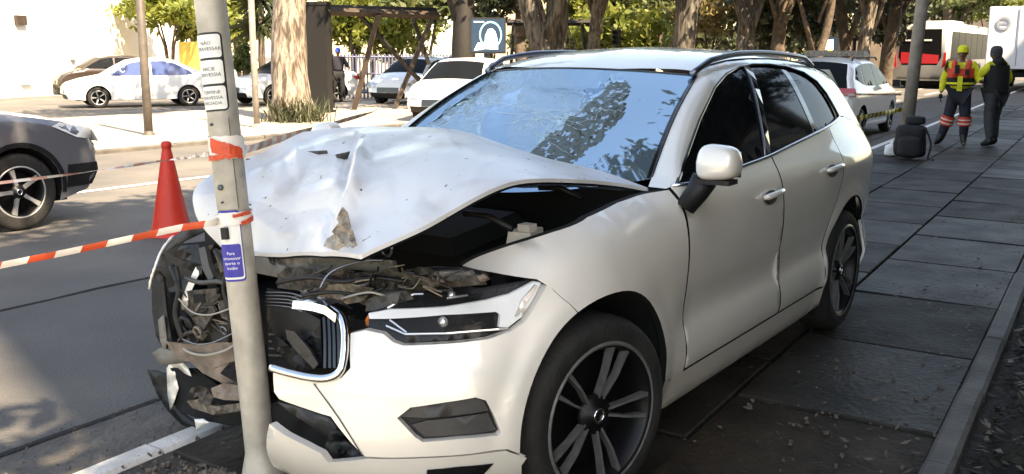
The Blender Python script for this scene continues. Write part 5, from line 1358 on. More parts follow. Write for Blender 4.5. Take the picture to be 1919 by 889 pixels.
# dark SUV passing on the left, front wheel at (-2.3, -6.7)
vehicle('passing_suv', 'dark grey SUV driving past at the left edge of the road', 'car', None, 4.45, 1.84, SUV, (1.37, -1.3), .365, 'suv_paint', SUVW, loc=(-.60, -7.3, RZ), rz=math.pi, belt_z=1.05,
        lamps=[('headlamp', 'lamp_white', [(2.2, .80), (2.16, .92), (1.82, .99), (1.72, .96), (1.98, .84)], 'side'), ('headlamp', 'lamp_white', (.5, .85, .78, .9), 'nose'), ('headlamp', 'lamp_white', (-.85, -.5, .78, .9), 'nose'), ('grille', 'gloss_black', (-.45, .45, .55, .78), 'nose'), ('arch_trim', 'black_plastic', [(1.37+.47*math.cos(a), .36+.47*math.sin(a)) for a in np.linspace(-.1, math.pi+.1, 22)]+[(1.37+.425*math.cos(a), .36+.425*math.sin(a)) for a in np.linspace(math.pi+.1, -.1, 22)], 'side'), ('arch_trim', 'black_plastic', [(-1.3+.47*math.cos(a), .36+.47*math.sin(a)) for a in np.linspace(-.1, math.pi+.1, 22)]+[(-1.3+.425*math.cos(a), .36+.425*math.sin(a)) for a in np.linspace(math.pi+.1, -.1, 22)], 'side'), ('bumper_guard', 'black_plastic', [(2.15, .36), (2.22, .5), (2.2, .58), (1.86, .58), (1.84, .36)], 'side')], rimkey='suvw', rimR=.235, archR=.42)
g = G(258, 33.0, RZ)
vehicle('white_sedan', 'white sedan with blue-tinted windows on the far roadway behind the dark post', 'car', 'white cars on the far roadway', 4.4, 1.78, SED, (1.32, -1.3), .31, 'car_white', SEDW, 'blue_glass', loc=g, rz=math.radians(-26), lamps=sedlamps())
g = G(195, 43, RZ)
vehicle('brown_car', 'brown car partly hidden behind the white sedan near the blank building', 'car', None, 3.9, 1.7, HAT, (1.2, -1.2), .30, 'car_brown', HATW, loc=g, rz=math.radians(-20), lamps=sedlamps()[3:4])
g = G(545, 33.5, RZ)
vehicle('white_hatchback', 'white car half hidden behind the pale flaking trunk and the black totem', 'car', 'white cars on the far roadway', 4.3, 1.75, SED, (1.3, -1.28), .32, 'car_white', SEDW, loc=g, rz=math.radians(-8), lamps=sedlamps())
g = G(785, 33, RZ)
vehicle('white_hatchback', 'small white car parked behind the foot of the crossed timber braces', 'car', 'white cars on the far roadway', 3.95, 1.7, HAT, (1.2, -1.2), .30, 'car_white', HATW, loc=g, rz=math.radians(10), lamps=sedlamps())
g = G(872, 25, RZ)
vehicle('silver_hatchback', 'silver-white car facing the camera just beyond the windscreen pillar of the crashed car', 'car', None, 3.95, 1.76, HAT, (1.2, -1.2), .30, 'car_white', HATW, loc=g, rz=math.radians(18), lamps=sedlamps())
# white estate with light bar, seen from behind
est = vehicle('white_estate', 'dusty white service estate car with a roof light bar parked beyond the crashed car', 'car', None, 4.2, 1.74, [(x*1.04, z*1.03, m_) for x, z, m_ in HAT], (1.28, -1.25), .32, 'car_white', [[(x*1.04, z*1.03) for x, z in p_] for p_ in HATW], loc=(-17.8, -3.62, RZ), rz=math.pi+math.radians(2),
      lamps=[('tail_lamp', 'red_lens', (.45, .84, .88, 1.02), 'tail'), ('tail_lamp', 'red_lens', (-.84, -.45, .88, 1.02), 'tail'), ('tail_lamp_wrap', 'red_lens', [(-1.72, 1.0), (-1.92, 1.02), (-1.97, .9), (-1.8, .86)], 'side')])
mb = MB(); mb.box((-.15, 0, 1.66), (.34, 1.25, .11), None, .9); add('light_bar', mb.v, mb.f, 'torn_metal_light', est, world=False)
for s in (1, -1):
    mb = MB(); mb.tube([(.75, s*.95, 1.02), (.75, s*1.02, 1.04)], .03, 6); mb.box((.75, s*1.03, 1.06), (.10, .16, .14), None, .8); add('wing_mirror', mb.v, mb.f, 'black_plastic', est, world=False)
    mb = MB(); mb.tube([(.7, s*.60, 1.53), (.6, s*.6, 1.58), (-1.2, s*.60, 1.585), (-1.3, s*.6, 1.53)], .018, 6); add('roof_rail', mb.v, mb.f, 'black_plastic', est, world=False)
# bus
def rbox(w, l, h, z0, r_=.12, n=4):
    """rounded box, x along length, centre at origin"""
    mb = MB(); rings = []
    ol = []
    for cx_, cy_, a0 in ((l/2-r_, w/2-r_, 0), (-l/2+r_, w/2-r_, 1), (-l/2+r_, -w/2+r_, 2), (l/2-r_, -w/2+r_, 3)):
        for i in range(n+1):
            a = (a0+i/n)*math.pi/2; ol.append((cx_+r_*math.cos(a), cy_+r_*math.sin(a)))
    m_ = len(ol); lv = [(z0, 1.0), (z0+h-r_, 1.0), (z0+h-r_*.4, .985), (z0+h, .955)]
    for z, s_ in lv: mb.v += [Vector((x-(x/abs(x))*(1-s_)*1.4 if x else x, y*s_, z)) for x, y in ol]
    mb.f = [(j*m_+k, j*m_+(k+1) % m_, (j+1)*m_+(k+1) % m_, (j+1)*m_+k) for j in range(len(lv)-1) for k in range(m_)]
    mb.f += [tuple((len(lv)-1)*m_+k for k in range(m_)), tuple(range(m_-1, -1, -1))]
    return mb
bd = 52.0; bl = G(1724, bd, RZ); brz = math.radians(181)
bus = thing('city_bus', 'white city bus with dark windows and red tail lamps driving away', 'bus')
BW, BL = 2.5, 12.0
mb = rbox(BW, BL, 2.75, .38, .16); add('body', mb.v, mb.f, 'bus_white', bus, True, world=False)
mb = MB(); mb.box((0, 0, .3), (BL*.94, BW*.9, .3)); add('chassis', mb.v, mb.f, 'void', bus, world=False)
mb = MB(); mb.prism([(-.98, 1.5), (-.92, 2.82), (.92, 2.82), (.98, 1.5), (.8, 1.12), (-.8, 1.12)], lambda a, b, s: Vector((-BL/2-(.02 if s else -.03), a, b))); add('rear_window', mb.v, mb.f, 'bus_dark', bus, world=False)
mb = MB(); mb.prism([(-.86, 1.2), (-.86, 1.6), (.86, 1.75), (.86, 1.2)], lambda a, b, s: Vector((-BL/2-(.035 if s else .0), a, b))); add('rear_advert', mb.v, mb.f, 'bus_red', bus, world=False)
mb = MB(); mb.box((-BL/2-.02, .1, 2.3), (.06, 1.2, .08)); add('rear_strip', mb.v, mb.f, 'bus_white', bus, world=False)
for s in (1, -1):
    mb = MB(); mb.prism([(s*1.03, .98), (s*1.2, 1.1), (s*1.19, 1.75), (s*1.1, 1.7)], lambda a, b, q: Vector((-BL/2-(.04 if q else -.1), a, b))); add('tail_lamp', mb.v, mb.f, 'red_lens', bus, world=False)
    for k in range(6):
        mb = MB(); x0 = -BL/2+.75+k*1.82; mb.box((x0+.87, s*(BW/2), 2.05), (1.74, .03, 1.35)); add('side_window', mb.v, mb.f, 'bus_dark', bus, world=False)
    for wx in (3.4, -3.2):
        wheel(bus, (wx, s*(BW/2-.17), .5), s, wheel_meshes(.5, .28, .3, 6, False, 'alloy_dark', 'alloy_dark', 'busw'))
mb = MB(); mb.box((0, 0, .62), (.2, 1.9, .1)); 
mb.v = [v+Vector((-BL/2-.06, 0, -.12)) for v in mb.v]; add('rear_bumper', mb.v, mb.f, 'grey_plastic', bus, world=False)
mb = MB(); mb.box((-1.0, 0, 3.2), (3, 1.7, .22), None, .9); add('roof_unit', mb.v, mb.f, 'bus_white', bus, world=False)
rc = Vector((math.cos(brz)*BL/2, math.sin(brz)*BL/2, 0)); bus.location = bl+rc; bus.rotation_euler = (0, 0, brz)
# truck
trk = thing('box_truck', 'white box truck with a round grey logo at the right edge', 'truck')
mb = rbox(2.5, 7.5, 2.75, 1.0, .05); add('cargo_box', mb.v, mb.f, 'truck_white', trk, False, world=False)
mb = MB(); mb.box((0, 0, .75), (7.2, 1.0, .25)); mb.box((-3.78, 0, .72), (.12, 2.3, .16)); add('chassis', mb.v, mb.f, 'void', trk, world=False)
mb = rbox(2.3, 2.0, 2.1, .5, .2); add('cab', [v+Vector((4.9, 0, 0)) for v in mb.v], mb.f, 'truck_white', trk, True, world=False)
mb = MB(); mb.box((-3.77, -.35, 2.75), (.02, .06, 1.0)); 
mb = MB(); mb.lathe([(.30, 0), (.30, .02), (.2, .02), (.2, 0)], (-3.765, .62, 3.0), 'x', 24); mb.box((-3.77, .62, 3.0), (.02, .42, .10)); add('round_logo', [Vector((2*-3.765-v.x, v.y, v.z)) for v in mb.v], mb.f, 'logo_grey', trk, world=False)
mb = MB(); mb.box((-3.765, 0, 2.4), (.03, .04, 2.5)); add('door_gap', mb.v, mb.f, 'logo_grey', trk, world=False)
for s in (1, -1):
    mb = MB(); mb.box((-3.86, s*.85, .85), (.05, .3, .14)); add('tail_lamp', mb.v, mb.f, 'red_lens', trk, world=False)
    for wx in (-2.4, 4.6): wheel(trk, (wx, s*1.0, .48), s, wheel_meshes(.5, .28, .3, 6, False, 'alloy_dark', 'alloy_dark', 'busw'))
tl = G(1903, 50, RZ); trk.location = tl+Vector((-3.8, -.1, 0)); trk.rotation_euler = (0, 0, math.radians(182))

# ------------------------------------------------------------------ leaning pole with notices
B0 = Vector((.585, -.185, -.03)); ptop = A(397, 30, 0, .565); ax = (ptop-B0).normalized(); PL = 3.4; PR = .0555
pole = thing('signal_pole', 'leaning galvanised pedestrian-crossing pole with notices that the crashed car hit', 'pole', None, B0)
mb = MB(); mb.tube([B0+ax*t for t in (0, .09, .18, .3, .8, 1.3, 1.8, 2.4, PL)], [PR*2.0, PR*1.45, PR*1.03, PR, PR, PR, PR, PR, PR], 28); mb.build('tube', 'galv', pole, True)
# frame of the pole surface: angle 0 faces the camera
vd = (CAM-B0); vd = (vd-ax*vd.dot(ax)).normalized(); hd = ax.cross(vd).normalized()   # hd: to the right when seen from the camera
if hd.dot(_R) < 0: hd = -hd
def PP(ang, h, off=0.0): return B0+ax*h+(vd*math.cos(ang)+hd*math.sin(ang))*(PR+off)
def hpix(v): 
    lo, hi = 0.0, 3.3
    for _ in range(40):
        m_ = (lo+hi)/2
        if pix(PP(0, m_))[1] > v: lo = m_
        else: hi = m_
    return lo
def wrap(name, a0, a1, h0, h1, off, mt, parent, rad=.0):
    """sheet wrapped round the pole, optional rounded corners"""
    W2 = (a1-a0)*PR; Hh = h1-h0
    if rad:
        pts = []
        for cx_, cy_, q in ((W2-rad, rad, 3), (W2-rad, Hh-rad, 0), (rad, Hh-rad, 1), (rad, rad, 2)):
            for i in range(5): a = (q+i/4)*math.pi/2; pts.append((cx_+rad*math.cos(a), cy_+rad*math.sin(a)))
    else: pts = [(0, 0), (W2, 0), (W2, Hh), (0, Hh)]
    V, T = mesh2d(pts, [], .012)
    return add(name, [PP(a0+x/PR, h0+y, off) for x, y in V], T, mt, parent, True)
def text(s, size, ang, h, off, mt, parent, name='lettering'):
    c = bpy.data.curves.new(name, 'FONT'); c.body = s; c.size = size; c.align_x = 'CENTER'; c.align_y = 'CENTER'; c.space_line = 1.15; c.resolution_u = 2
    o = bpy.data.objects.new(name, c); COL.objects.link(o); dg = bpy.context.evaluated_depsgraph_get(); me = bpy.data.meshes.new_from_object(o.evaluated_get(dg)); bpy.data.objects.remove(o)
    bm = bmesh.new(); bm.from_mesh(me); bmesh.ops.triangulate(bm, faces=bm.faces[:])
    bmesh.ops.subdivide_edges(bm, edges=[e for e in bm.edges if e.calc_length() > .012], cuts=2); bmesh.ops.triangulate(bm, faces=bm.faces[:])
    vs = [PP(ang+v.co.x/PR, h+v.co.y, off) for v in bm.verts]; fs = [tuple(v.index for v in f.verts) for f in bm.faces]
    bm.verts.index_update(); fs = [tuple(v.index for v in f.verts) for f in bm.faces]; bm.free()
    return add(name, vs, fs, mt, parent)
# the long notice with three panels
h0, h1 = hpix(208), hpix(60)
nt_ = wrap('notice', -1.62, .46, h0, h1, .0015, 'sign_black', pole, .018); nt_['label'] = 'black-framed white notice with three panels of crossing instructions'
hs = [hpix(v) for v in (204.5, 161, 156.5, 112, 107.5, 64)]
for (ha, hb, s, sz) in ((hs[0], hs[1], 'TERMINE\nTRAVESSIA\nINICIADA', .0165), (hs[2], hs[3], 'INICIE\nTRAVESSIA', .0175), (hs[4], hs[5], 'NÃO\nATRAVESSAR', .0175)):
    wrap('notice_panel', -1.6, .33, ha, hb, .003, 'sign_white', nt_, .010)
    text(s, sz, -.60, (ha+hb)/2, .0042, 'sign_ink', nt_)
# inspection plate, bolt, seam
pl_ = wrap('cover_plate', -1.3, .28, hpix(392), hpix(222), .004, 'galv', pole)
wrap('plate_seam', .28, .32, hpix(392), hpix(222), .0035, 'sign_black', pole)
for u_, v_, rr in ((-.62, 350, .0105), (-.62, 378, .004), (-.75, 232, .005)):
    mb = MB(); c = PP(u_, hpix(v_), .0); d_ = (vd*math.cos(u_)+hd*math.sin(u_)); mb.tube([c, c+d_*.012, c+d_*.014], [rr, rr, rr*.6], 10); mb.build('bolt', 'bolt', pole, True)
# push-button box notice, blue lower panel
bn = wrap('button_notice', -1.25, .30, hpix(527), hpix(394), .0035, 'sign_blue', pole, .012); bn['label'] = 'blue-edged notice around the push button'
wrap('notice_face', -1.22, .25, hpix(523), hpix(398), .0045, 'sign_white', bn, .010)
wrap('blue_panel', -1.22, .17, hpix(519), hpix(457), .0055, 'sign_blue', bn, .008)
text('Para\natravessar\naperte o\nbotão', .0155, -.47, (hpix(519)+hpix(457))/2, .0066, 'sign_text', bn)
mb = MB(); c = PP(-.62, hpix(436), .004); d_ = (vd*math.cos(-.62)+hd*math.sin(-.62)); s_ = ax.cross(d_)
mb.prism([(-.012, -.021), (.012, -.021), (.012, .021), (-.012, .021)], lambda a, b, q: c+s_*a+ax*b+d_*(.016 if q else 0)); mb.build('push_button', 'black_plastic', bn)
# base gusset
mb = MB(); q0 = B0+Vector((.05, -.10, .0)); mb.prism([(0, 0), (.012, 0), (.012, .17), (0, .16)], lambda a, b, s: B0+hd*(-.085+a+ -b*(-.28))+vd*(.03+.006*s)+ax*b); mb.build('base_gusset', 'galv', pole)

# ------------------------------------------------------------------ barrier tapes
def tape(name, label, pts, w, cols, seg, sag=.0, twist=0.0, th=.0012, group='barrier tape stretched round the wreck'):
    P_ = spline(pts, 14); t = thing(name, label, 'tape', group, P_[0]); L = 0; D = [0]
    for a, b in zip(P_, P_[1:]): L += (b-a).length; D.append(L)
    N = int(L/seg)+1; step = max(1, int(seg/.03)); M_ = [MB() for _ in range(N)]
    def at_(s):
        s = min(max(s, 0), L*.9999); i = max(0, int(np.searchsorted(D, s))-1); u = (s-D[i])/(D[i+1]-D[i]); p = P_[i].lerp(P_[i+1], u); d = (P_[i+1]-P_[i]).normalized(); p = p-Vector((0, 0, sag*math.sin(math.pi*s/L)))
        side = d.cross(Vector((0, 0, 1))).normalized(); a = twist*s+.25*math.sin(s*3.1); up = (Vector((0, 0, 1))*math.cos(a)+side*math.sin(a)); return p, up, d
    for k in range(N):
        mb = M_[k]; n0 = len(mb.v); nn_ = max(2, step)
        for j in range(nn_+1):
            s = (k+j/nn_)*seg
            p, up, d = at_(s); sk = .5*w     # slanted stripe ends
            for q in (-1, 0, 1): 
                p2, up2, d2 = at_(s+q*sk*.5); mb.v.append(p2+up2*(w/2*q)+d2.cross(up2)*(.004*(1-q*q)))
        for j in range(nn_):
            for q in (0, 1): mb.f.append((n0+3*j+q, n0+3*j+q+1, n0+3*j+4+q, n0+3*j+3+q))
    for k, mb in enumerate(M_): add('stripe', mb.v, mb.f, cols[k % len(cols)], t, True)
    return t
def along(px_, py_, dist):
    d = ray(px_, py_); return CAM+d*dist
rp = PP(-1.3, hpix(412), .004)
tape('barrier_tape', 'red and white tape from the pole to the lower left edge, nearest the camera', [along(-260, 552, 3.3), along(0, 498, 3.4), along(130, 472, 3.46), along(260, 444, 3.5), along(340, 427, 3.52), along(400, 418, 3.5), rp], .027, ['tape_red', 'tape_white'], .088, twist=.3)
tape('barrier_tape', 'thin red and white tape running past the cone tip to the left edge', [along(-220, 372, 7.5), along(0, 343, 7.6), along(170, 322, 8.0), along(300, 302, 8.6), along(345, 296, 7.0), PP(-1.5, hpix(284), .004)], .024, ['tape_white', 'tape_pale'], .12, twist=3.0)
lp = G(1708, 17.6)
tape('barrier_tape', 'red and white tape from the pole past the car to the far lamp post', [PP(1.2, hpix(278), .004), along(470, 277, 4.1), along(560, 246, 5.4), along(690, 208, 7.6), along(790, 178, 10), Vector((-9.5, -4.6, 1.05)), Vector((lp.x, lp.y-.1, .95))], .036, ['tape_pale', 'tape_white'], .13, sag=.03, twist=.2)
tape('hazard_tape', 'yellow and black hazard tape tied to the far lamp post', [Vector((-8.8, -2.2, .72)), along(1595, 222, 14.6), along(1640, 216, 15.6), along(1690, 206, 17.0), Vector((lp.x, lp.y, zat(203, 17.6)))], .075, ['tape_yellow', 'tape_black'], .13, group=None)
# tape wound round the pole
tw = thing('wound_tape', 'crumpled red and white tape wound round the pole above the bolt', 'tape', 'tape wound round the pole', PP(0, hpix(275)))
def windband(par, h_a, h_b, a0, a1, off, mt, amp=.004, seed=1):
    r = random.Random(seed); n_ = 26; vs = []
    for i in range(n_+1):
        a = a0+(a1-a0)*i/n_; s = (a-a0)/(a1-a0)
        ha, hb = h_a[0]+(h_a[1]-h_a[0])*s, h_b[0]+(h_b[1]-h_b[0])*s
        for k in range(6): vs.append(PP(a, ha+(hb-ha)*k/5+r.uniform(-1, 1)*amp*.6, off+abs(r.uniform(-amp, amp))))
    add('band', vs, [(i*6+k, i*6+k+1, i*6+7+k, i*6+6+k) for i in range(n_) for k in range(5)], mt, par, True)
windband(tw, (hpix(300), hpix(297)), (hpix(252), hpix(258)), -3.1, 3.1, .0045, 'tape_white', seed=2)
windband(tw, (hpix(284), hpix(300)), (hpix(256), hpix(280)), -.95, .9, .0095, 'tape_red', seed=3)
windband(tw, (hpix(300), hpix(296)), (hpix(290), hpix(288)), -1.4, .8, .009, 'tape_red', seed=4)
tw2 = thing('wound_tape', 'torn tape wound round the pole across the top of the push-button notice', 'tape', 'tape wound round the pole', PP(0, hpix(410)))
windband(tw2, (hpix(424), hpix(418)), (hpix(402), hpix(396)), -3.1, 3.1, .0075, 'tape_white', seed=5)
windband(tw2, (hpix(408), hpix(404)), (hpix(402), hpix(397)), -.1, 1.0, .012, 'tape_red', seed=6)
windband(tw2, (hpix(424), hpix(418)), (hpix(416), hpix(408)), .3, 1.2, .012, 'tape_red', seed=7)

# ------------------------------------------------------------------ cone
cone = thing('traffic_cone', 'plain red traffic cone standing on the road behind the smashed wing', 'cone', None, (-2.65, -5.12, RZ))
mb = MB(); mb.lathe([(.185, .035), (.175, .06), (.11, .40), (.05, .74), (.042, .78), (.040, .80), (.046, .81), (.046, .85), (.030, .86), (.028, .82)], (-2.65, -5.12, RZ), n=28); mb.build('shell', 'cone_red', cone, True)
mb = MB(); mb.box((-2.65, -5.12, RZ+.02), (.42, .42, .035), Matrix.Rotation(.5, 3, 'Z'), .94); mb.build('base', 'cone_red', cone)

# ------------------------------------------------------------------ posts, totem, shelters, screens
def post(name, label, p, r0, r1, h, mt, cat='post', lean=(0, 0), foot=True):
    t = thing(name, label, cat, None, p); mb = MB(); mb.tube([(0, 0, -.05), (lean[0]*.3, lean[1]*.3, h*.3), (lean[0], lean[1], h)], [r0, (r0+r1)/2, r1], 14); add('shaft', mb.v, mb.f, mt, t, True, world=False)
    if foot: mb = MB(); mb.lathe([(r0*1.5, -.02), (r0*1.5, .02), (r0*1.1, .05), (r0*1.02, .09)], n=14); add('foot_plate', mb.v, mb.f, mt, t, True, world=False)
    return t
post('sign_post', 'dark brown post on the island in front of the white sedan', Vector((-8.95, -14.35, 0)), .085, .08, 4.2, 'dark_post')
post('sign_post', 'slim grey post on the island left of the pale flaking trunk', Vector((-11.55, -14.2, 0)), .07, .065, 4.2, 'grey_post')
lamp = post('lamp_post', 'weathered grey lamp post behind the black rucksack', lp, .105, .095, 8.5, 'grey_post', 'lamp post', lean=(-.1, .35))
t = thing('black_totem', 'tall black rectangular totem beside the pale flaking trunk', 'totem', None, G(597, 27.5)); mb = MB(); mb.box((0, 0, 1.42), (.30, .62, 2.9), Matrix.Rotation(.35, 3, 'Z')); add('slab', mb.v, mb.f, 'totem_black', t, world=False)
mb = MB(); mb.box((0, 0, 2.9), (.34, .68, .08), Matrix.Rotation(.35, 3, 'Z')); add('cap', mb.v, mb.f, 'totem_black', t, world=False)
mb = MB(); mb.box((0, 0, .03), (.4, .74, .08), Matrix.Rotation(.35, 3, 'Z')); add('plinth', mb.v, mb.f, 'totem_black', t, world=False)
def shelter(name, label, feet, beams, braces, mt='wood_brown'):
    """timber frame; every member given by two (column, row, distance) ends"""
    q = lambda u, v, d_: Vector((*G(u, d_).xy, zat(v, d_)))
    base = q(*feet[0]); base.z = 0; t = thing(name, label, 'shelter', None, base)
    for a, b, wd_, m2 in beams:
        mb = MB(); mb.tube([q(*a), q(*b)], wd_, 4); mb.build('roof_beam', m2, t)
    for a, b, wd_, m2 in braces:
        mb = MB(); mb.tube([q(*a), q(*b)], wd_, 4); mb.build('brace', m2, t)
    return t
shelter('timber_shelter', 'timber bus shelter frame with crossed braces right of the black totem', [(665, 200, 28.5)],
    [((612, 28, 27.5), (822, 34, 29), .11, 'wood_brown'), ((612, 22, 29.5), (818, 26, 31), .09, 'wood_dark')],
    [((668, 26, 28), (796, 160, 28.6), .07, 'wood_dark'), ((710, 34, 28), (661, 200, 28.5), .10, 'wood_brown'), ((772, 32, 29), (804, 120, 29.2), .08, 'wood_dark'), ((812, 36, 29), (738, 197, 28.8), .09, 'wood_brown'), ((620, 30, 29.5), (622, 200, 29.5), .06, 'wood_dark')])
shelter('timber_shelter', 'dark timber shelter behind the twin brown trunks', [(960, 110, 38)], [((950, 46, 38), (1130, 46, 39), .12, 'wood_dark')], [((1090, 48, 38), (1098, 110, 38), .08, 'wood_dark'), ((1125, 48, 38.5), (1085, 120, 38.5), .09, 'wood_brown'), ((962, 48, 38), (958, 120, 38), .08, 'wood_dark')])
shelter('timber_shelter', 'dark shelter roof left of the bus', [(1600, 140, 50)], [((1585, 73, 50), (1688, 75, 52), .13, 'wood_dark')], [((1600, 75, 50), (1600, 150, 50), .09, 'wood_dark'), ((1672, 76, 52), (1672, 150, 52), .09, 'wood_dark')])
def screen(name, label, u0, u1, v0, v1, d_, items):
    c = G((u0+u1)/2, d_); t = thing(name, label, 'screen', None, c); s_ = d_/FPX; w_ = (u1-u0)*s_; z0, z1 = zat(v1, d_), zat(v0, d_)
    dr = (CAM-c); dr.z = 0; dr.normalize(); rt = Vector((-dr.y, dr.x, 0))
    if rt.dot(_R) < 0: rt = -rt
    f = lambda a, b, o: c+rt*(a*w_)+Vector((0, 0, z0+(z1-z0)*b))+dr*o
    mb = MB(); mb.prism([(-.54, -.05), (.54, -.05), (.54, 1.05), (-.54, 1.05)], lambda a, b, q: f(a, b, 0 if q else -.18)); mb.build('frame', 'sign_black', t)
    mb = MB(); mb.prism([(-.5, 0), (.5, 0), (.5, 1), (-.5, 1)], lambda a, b, q: f(a, b, .012 if q else -.02)); mb.build('display', 'screen_dark', t)
    mb = MB(); mb.box(c+Vector((0, 0, z0/2))-dr*.09, (.16, .16, max(.1, z0))); mb.build('leg', 'sign_black', t)
    for k, (nm, mt, poly) in enumerate(items):
        mb = MB(); mb.prism(poly, lambda a, b, q: f(a, b, .014+.004*k if q else .0)); mb.build(nm, mt, t)
    return t
ring = [(.08+.34*math.cos(a), .52+.42*math.sin(a)) for a in np.linspace(0, 6.283, 25)]
ring2 = [(.08+.30*math.cos(a), .52+.37*math.sin(a)) for a in np.linspace(6.283, 0, 25)]
screen('advertising_screen', 'lit advertising screen showing a glowing ring on dark blue', 884, 945, 40, 98, 27, [('glow_ring', 'screen_cyan', ring+ring2), ('bright_shape', 'screen_white', [(-.1, .1), (.3, .08), (.28, .4), (.22, .62), (.12, .72), (.0, .68), (-.08, .5)]), ('bright_shape', 'screen_white', [(-.42, .05), (-.12, .08), (-.1, .3), (-.3, .28)]), ('header_line', 'screen_white', [(-.42, .9), (-.12, .9), (-.12, .93), (-.42, .93)])])
screen('advertising_screen', 'small lit teal advertising panel above the white estate car', 1538, 1566, 72, 104, 40, [('bright_shape', 'screen_white', [(-.2, .35), (.3, .35), (.25, .9), (-.1, .85)]), ('yellow_shape', 'screen_yellow', [(-.1, .05), (.35, .05), (.2, .4), (.0, .4)])])
# traffic signal head among the bushes
t = thing('traffic_signal', 'small black traffic signal in front of the bright yellow-green bush', 'signal', None, G(1155, 36)); mb = MB(); zc = zat(72, 36); mb.tube([(0, 0, 0), (0, 0, zc)], .05, 8); add('post', mb.v, mb.f, 'sign_black', t, world=False)
mb = MB(); mb.box((0, 0, zc), (.2, .24, .55)); add('head', mb.v, mb.f, 'sign_black', t, world=False)
for k in range(3): mb = MB(); mb.lathe([(.075, .1), (.075, .2), (.07, .2), (.065, .11), (0, .11)], (0, 0, zc-.17+k*.17), 'x', 12); add('lens_hood', mb.v, mb.f, 'totem_black', t, world=False)
# low fence with pickets behind the shelter
fa, fb = G(625, 36), G(850, 38); fn = thing('blue_fence', 'low blue-grey railing fence behind the crossed timber braces', 'fence', None, fa); d_ = fb-fa; n_ = 34
for i in range(n_+1):
    mb = MB(); p = fa+d_*(i/n_); mb.box(p+Vector((0, 0, .75)), (.05, .05, 1.6)); mb.build('picket', 'fence_blue', fn)
for z in (.2, .85, 1.45): mb = MB(); mb.tube([fa+Vector((0, 0, z)), fb+Vector((0, 0, z))], .035, 4); mb.build('rail', 'fence_blue', fn)
# ------------------------------------------------------------------ rucksack and bag
c = A(1703, 298, 2, 0.0); rk = thing('rucksack', 'black rucksack leaning against the foot of the lamp post', 'bag', None, c)
mb = MB(); n_, m_ = 18, 12
dr = (CAM-c); dr.z = 0; dr.normalize(); rt = Vector((dr.y, -dr.x, 0)); rt = rt if rt.dot(_R) > 0 else -rt
def sup(w_, d_, h_, c0, seed):
    mb = MB()
    for j in range(m_+1):
        t_ = j/m_; k = (1-abs(2*t_-1)**4.5)**.33 if 0 < t_ < 1 else 0.02
        for i in range(n_):
            a = 2*math.pi*i/n_; ca, sa = math.cos(a), math.sin(a); x = math.copysign(abs(ca)**.6, ca)*w_/2*k*(1-.12*t_); y = math.copysign(abs(sa)**.6, sa)*d_/2*k
            q = c0+rt*x+dr*y+Vector((0, 0, h_*t_)); nz_ = noise.noise(q*7+Vector((seed, 0, 0)))*.025; mb.v.append(q+(rt*x+dr*y)*nz_*4)
    mb.f = [(j*n_+i, j*n_+(i+1) % n_, (j+1)*n_+(i+1) % n_, (j+1)*n_+i) for j in range(m_) for i in range(n_)]; return mb
sup(.50, .30, .56, c, 1).build('main_compartment', 'bag_black', rk, True)
sup(.38, .14, .34, c+dr*.16+Vector((0, 0, .03)), 2).build('front_pocket', 'bag_black', rk, True)
sup(.30, .2, .14, c-dr*.02+Vector((0, 0, .53))+rt*.06, 3).build('top_lid', 'bag_black', rk, True)
mb = MB(); mb.tube(spline([c+rt*.2+Vector((0, 0, .5)), c+rt*.30+dr*.1+Vector((0, 0, .25)), c+rt*.27+dr*.12+Vector((0, 0, .02)), c+rt*.36+dr*.16+Vector((0, 0, .012))], 6), .015, 6); mb.build('strap', 'bag_black', rk, True)
c2 = A(1668, 293, 2, 0.0); pb = thing('plastic_bag', 'crumpled white plastic bag beside the black rucksack', 'bag', None, c2)
n_, m_ = 12, 8; sup(.19, .16, .2, c2, 5).build('sack', 'plastic_white', pb, True); mb = MB(); mb.tube([c2+Vector((0, 0, .17)), c2+rt*.03+Vector((0, 0, .24))], [.04, .015], 6); mb.build('knot', 'plastic_white', pb, True)

# ------------------------------------------------------------------ people
def skinmesh(name, nodes, edges, mt, parent, sub=2, root=0):
    me = bpy.data.meshes.new(name); keys = list(nodes); idx = {k: i for i, k in enumerate(keys)}
    me.from_pydata([tuple(nodes[k][0]) for k in keys], [(idx[a], idx[b]) for a, b in edges], [])
    o = bpy.data.objects.new(name, me); COL.objects.link(o); o.parent = parent; me.materials.append(M[mt])
    o.modifiers.new('skin', 'SKIN').use_smooth_shade = True
    if not me.skin_vertices: 
        bm = bmesh.new(); bm.from_mesh(me); bm.verts.layers.skin.verify(); bm.to_mesh(me); bm.free()
    for i, k in enumerate(keys):
        r_ = nodes[k][1]; sv = me.skin_vertices[0].data[i]; sv.radius = (r_, r_) if not hasattr(r_, '__len__') else r_; sv.use_root = (i == root)
    s_ = o.modifiers.new('sub', 'SUBSURF'); s_.levels = sub; s_.render_levels = sub
    return o
def V3(*a): return Vector(a)
